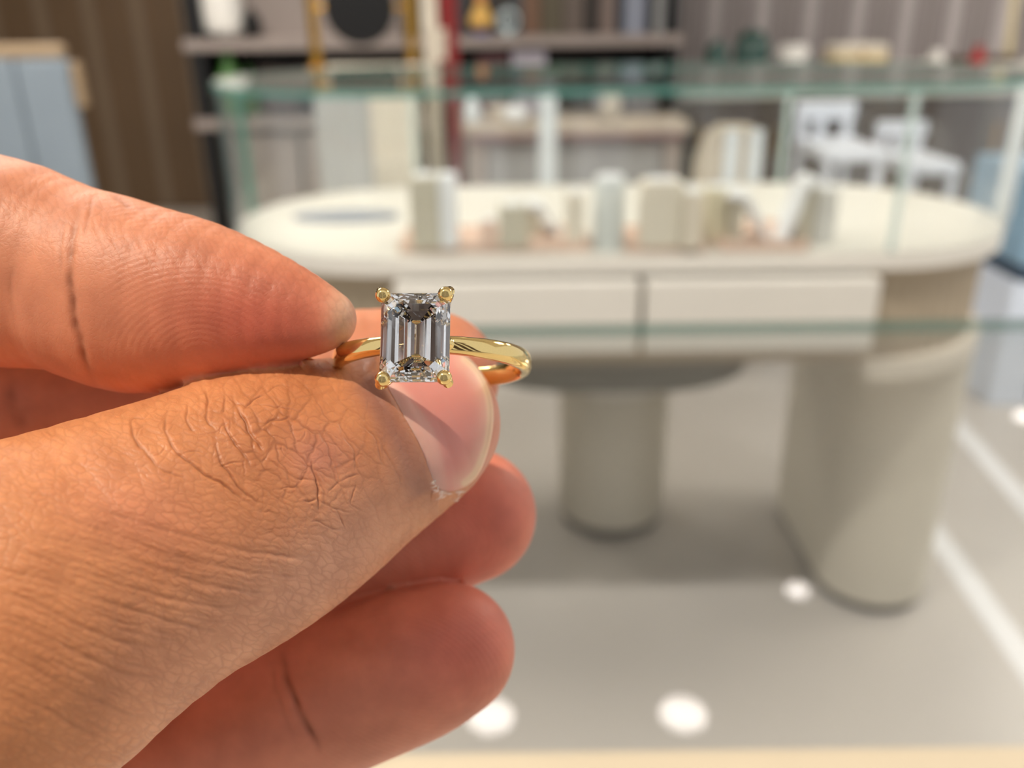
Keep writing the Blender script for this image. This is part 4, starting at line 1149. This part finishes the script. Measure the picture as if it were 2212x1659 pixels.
s2 = nd('ShaderNodeMath', operation='SINE'); s3 = nd('ShaderNodeMath', operation='MULTIPLY')
nt.links.new(ar.outputs['Fac'], s1.inputs[0]); nt.links.new(s1.outputs[0], s2.inputs[0]); nt.links.new(s2.outputs[0], s3.inputs[0]); nt.links.new(am.outputs['Fac'], s3.inputs[1])
b2 = nd('ShaderNodeBump'); b2.inputs['Strength'].default_value = 0.15; b2.inputs['Distance'].default_value = 0.00004
nt.links.new(s3.outputs[0], b2.inputs['Height']); nt.links.new(b1.outputs[0], b2.inputs['Normal']); nt.links.new(b2.outputs[0], b.inputs['Normal'])
b.inputs['Roughness'].default_value = 0.47
b.inputs['Specular IOR Level'].default_value = 0.4
b.inputs['Subsurface Weight'].default_value = 0.4
b.inputs['Subsurface Radius'].default_value = (1.0, 0.35, 0.18)
b.inputs['Subsurface Scale'].default_value = 0.0010
me.materials.append(skin)
hand = bpy.data.objects.new('hand', me); COL.objects.link(hand)
hand.location = HO
tag(hand, 'left hand pinching the gold ring between index finger and thumb', 'hand')

# thumb nail: a curved plate over the nail bed
def hit(px, py, push=0.0):
    px, py = np.asarray(px, float), np.asarray(py, float)
    D = np.stack([(px - W / 2) / F, -(py - H / 2) / F, np.ones_like(px)], 1); D /= np.linalg.norm(D, axis=1)[:, None]
    t = np.full(len(px), 60.0)
    for _ in range(60): t += np.clip(chain_sdf(D * t[:, None], 'thumb'), -0.5, 4) * 0.8
    Q = D * t[:, None]
    G = np.stack([(chain_sdf(Q + d_, 'thumb') - chain_sdf(Q - d_, 'thumb')) for d_ in (np.eye(3) * 0.3)], 1)
    return Q, G / np.linalg.norm(G, axis=1)[:, None]
outl = [(838, 838), (868, 893), (905, 960), (931, 1028), (948, 1057), (985, 1053), (1020, 1030), (1042, 988), (1056, 935), (1059, 885), (1050, 842), (1030, 803), (998, 773), (940, 752), (880, 762), (838, 795)]
oc = catmull(np.array(outl + outl[:1], float), 97)[:-1]
cen = np.array([958.0, 905.0])
NR = 30
gx, gy, gr = [], [], []
for i in range(NR + 1):
    s = i / NR
    for p in oc:
        q = cen + (p - cen) * s
        gx.append(q[0]); gy.append(q[1]); gr.append(s)
Q, G = hit(gx, gy); gr = np.array(gr); gx = np.array(gx); gy = np.array(gy)
# distance of each point to the cuticle side, for the tuck under the skin fold
cd = np.min(np.hypot(gx[:, None] - cutA[None, ::3, 0], gy[:, None] - cutA[None, ::3, 1]), axis=1)
freeA = oc[(oc[:, 0] > 1000) & (oc[:, 1] > 765)]
fd = np.min(np.hypot(gx[:, None] - freeA[None, :, 0], gy[:, None] - freeA[None, :, 1]), axis=1)
lift = 0.34 - 0.36 * np.exp(-(cd / 14.0) ** 2) + 0.06 * np.exp(-(fd / 20.0) ** 2)
Q = Q + G * lift[:, None]
nb = len(oc)
faces = []
for i in range(NR):
    for j in range(nb):
        a, b_, c, d = i * nb + j, i * nb + (j + 1) % nb, (i + 1) * nb + (j + 1) % nb, (i + 1) * nb + j
        faces.append((a, b_, c, d) if i else (a, c, d))
# underside rim so the plate has thickness
Qb = Q[NR * nb:] - G[NR * nb:] * 0.42
allQ = np.vstack([Q, Qb]); o0 = len(Q)
for j in range(nb): faces.append((NR * nb + j, NR * nb + (j + 1) % nb, o0 + (j + 1) % nb, o0 + j))
nm = bpy.data.meshes.new('thumb_nail'); nm.from_pydata((to_world(allQ) - HO).tolist(), [], faces); nm.update()
bm = bmesh.new(); bm.from_mesh(nm); bmesh.ops.remove_doubles(bm, verts=bm.verts, dist=1e-8); bmesh.ops.recalc_face_normals(bm, faces=bm.faces); bm.to_mesh(nm); bm.free()
# colours straight from the shape: lunula by the cuticle, cream free edge
def ncol(n_co):
    L = (n_co + HO - np.array(EYE)) @ np.stack([np.array(RIGHT), np.array(UP), np.array(FWD)], 1) * 1000
    x, y = project(L)
    cd = np.min(np.hypot(x[:, None] - cutA[None, ::2, 0], y[:, None] - cutA[None, ::2, 1]), axis=1)
    fd = np.min(np.hypot(x[:, None] - freeA[None, :, 0], y[:, None] - freeA[None, :, 1]), axis=1)
    c = np.tile(np.array(lin((220, 146, 134))), (len(x), 1))
    def mixc(a, rgb):
        nonlocal c; c = c * (1 - a[:, None]) + np.array(lin(rgb)) * a[:, None]
    mixc(0.7 / (1 + np.exp((cd - 42 + 0.0014 * (y - 930) ** 2) / 4)), (232, 188, 172))
    mixc(np.exp(-(fd / 26) ** 2), (230, 178, 158))
    mixc(0.85 / (1 + np.exp((fd - 7) / 1.5)), (240, 212, 176))
    mixc(np.clip(np.exp(-(fd / 3.0) ** 2), 0, 1) * 0.5, (206, 160, 130))
    return c
nc = get_co(nm); cc_ = ncol(nc)
na = nm.attributes.new('tint', 'FLOAT_COLOR', 'POINT'); na.data.foreach_set('color', np.hstack([cc_, np.ones((len(nc), 1))]).astype(np.float32).ravel())
nm.polygons.foreach_set('use_smooth', np.ones(len(nm.polygons), bool))
nailm = bpy.data.materials.new('nail'); nailm.use_nodes = True
nt = nailm.node_tree; b = nt.nodes['Principled BSDF']
at = nd('ShaderNodeAttribute', attribute_name='tint'); nt.links.new(at.outputs['Color'], b.inputs['Base Color'])
tc = nd('ShaderNodeTexCoord'); nz = nd('ShaderNodeTexNoise'); nz.inputs['Scale'].default_value = 500; nt.links.new(tc.outputs['Object'], nz.inputs['Vector'])
bp = nd('ShaderNodeBump'); bp.inputs['Strength'].default_value = 0.12; bp.inputs['Distance'].default_value = 0.00005
nt.links.new(nz.outputs[0], bp.inputs['Height']); nt.links.new(bp.outputs[0], b.inputs['Normal'])
b.inputs['Roughness'].default_value = 0.42; b.inputs['Subsurface Weight'].default_value = 0.5; b.inputs['Subsurface Radius'].default_value = (1, 0.4, 0.3); b.inputs['Subsurface Scale'].default_value = 0.0012
nm.materials.append(nailm)
nail = bpy.data.objects.new('thumb_nail', nm); COL.objects.link(nail); nail.parent = hand
nail['label'] = 'pink thumb nail with pale half moon and cream edge'
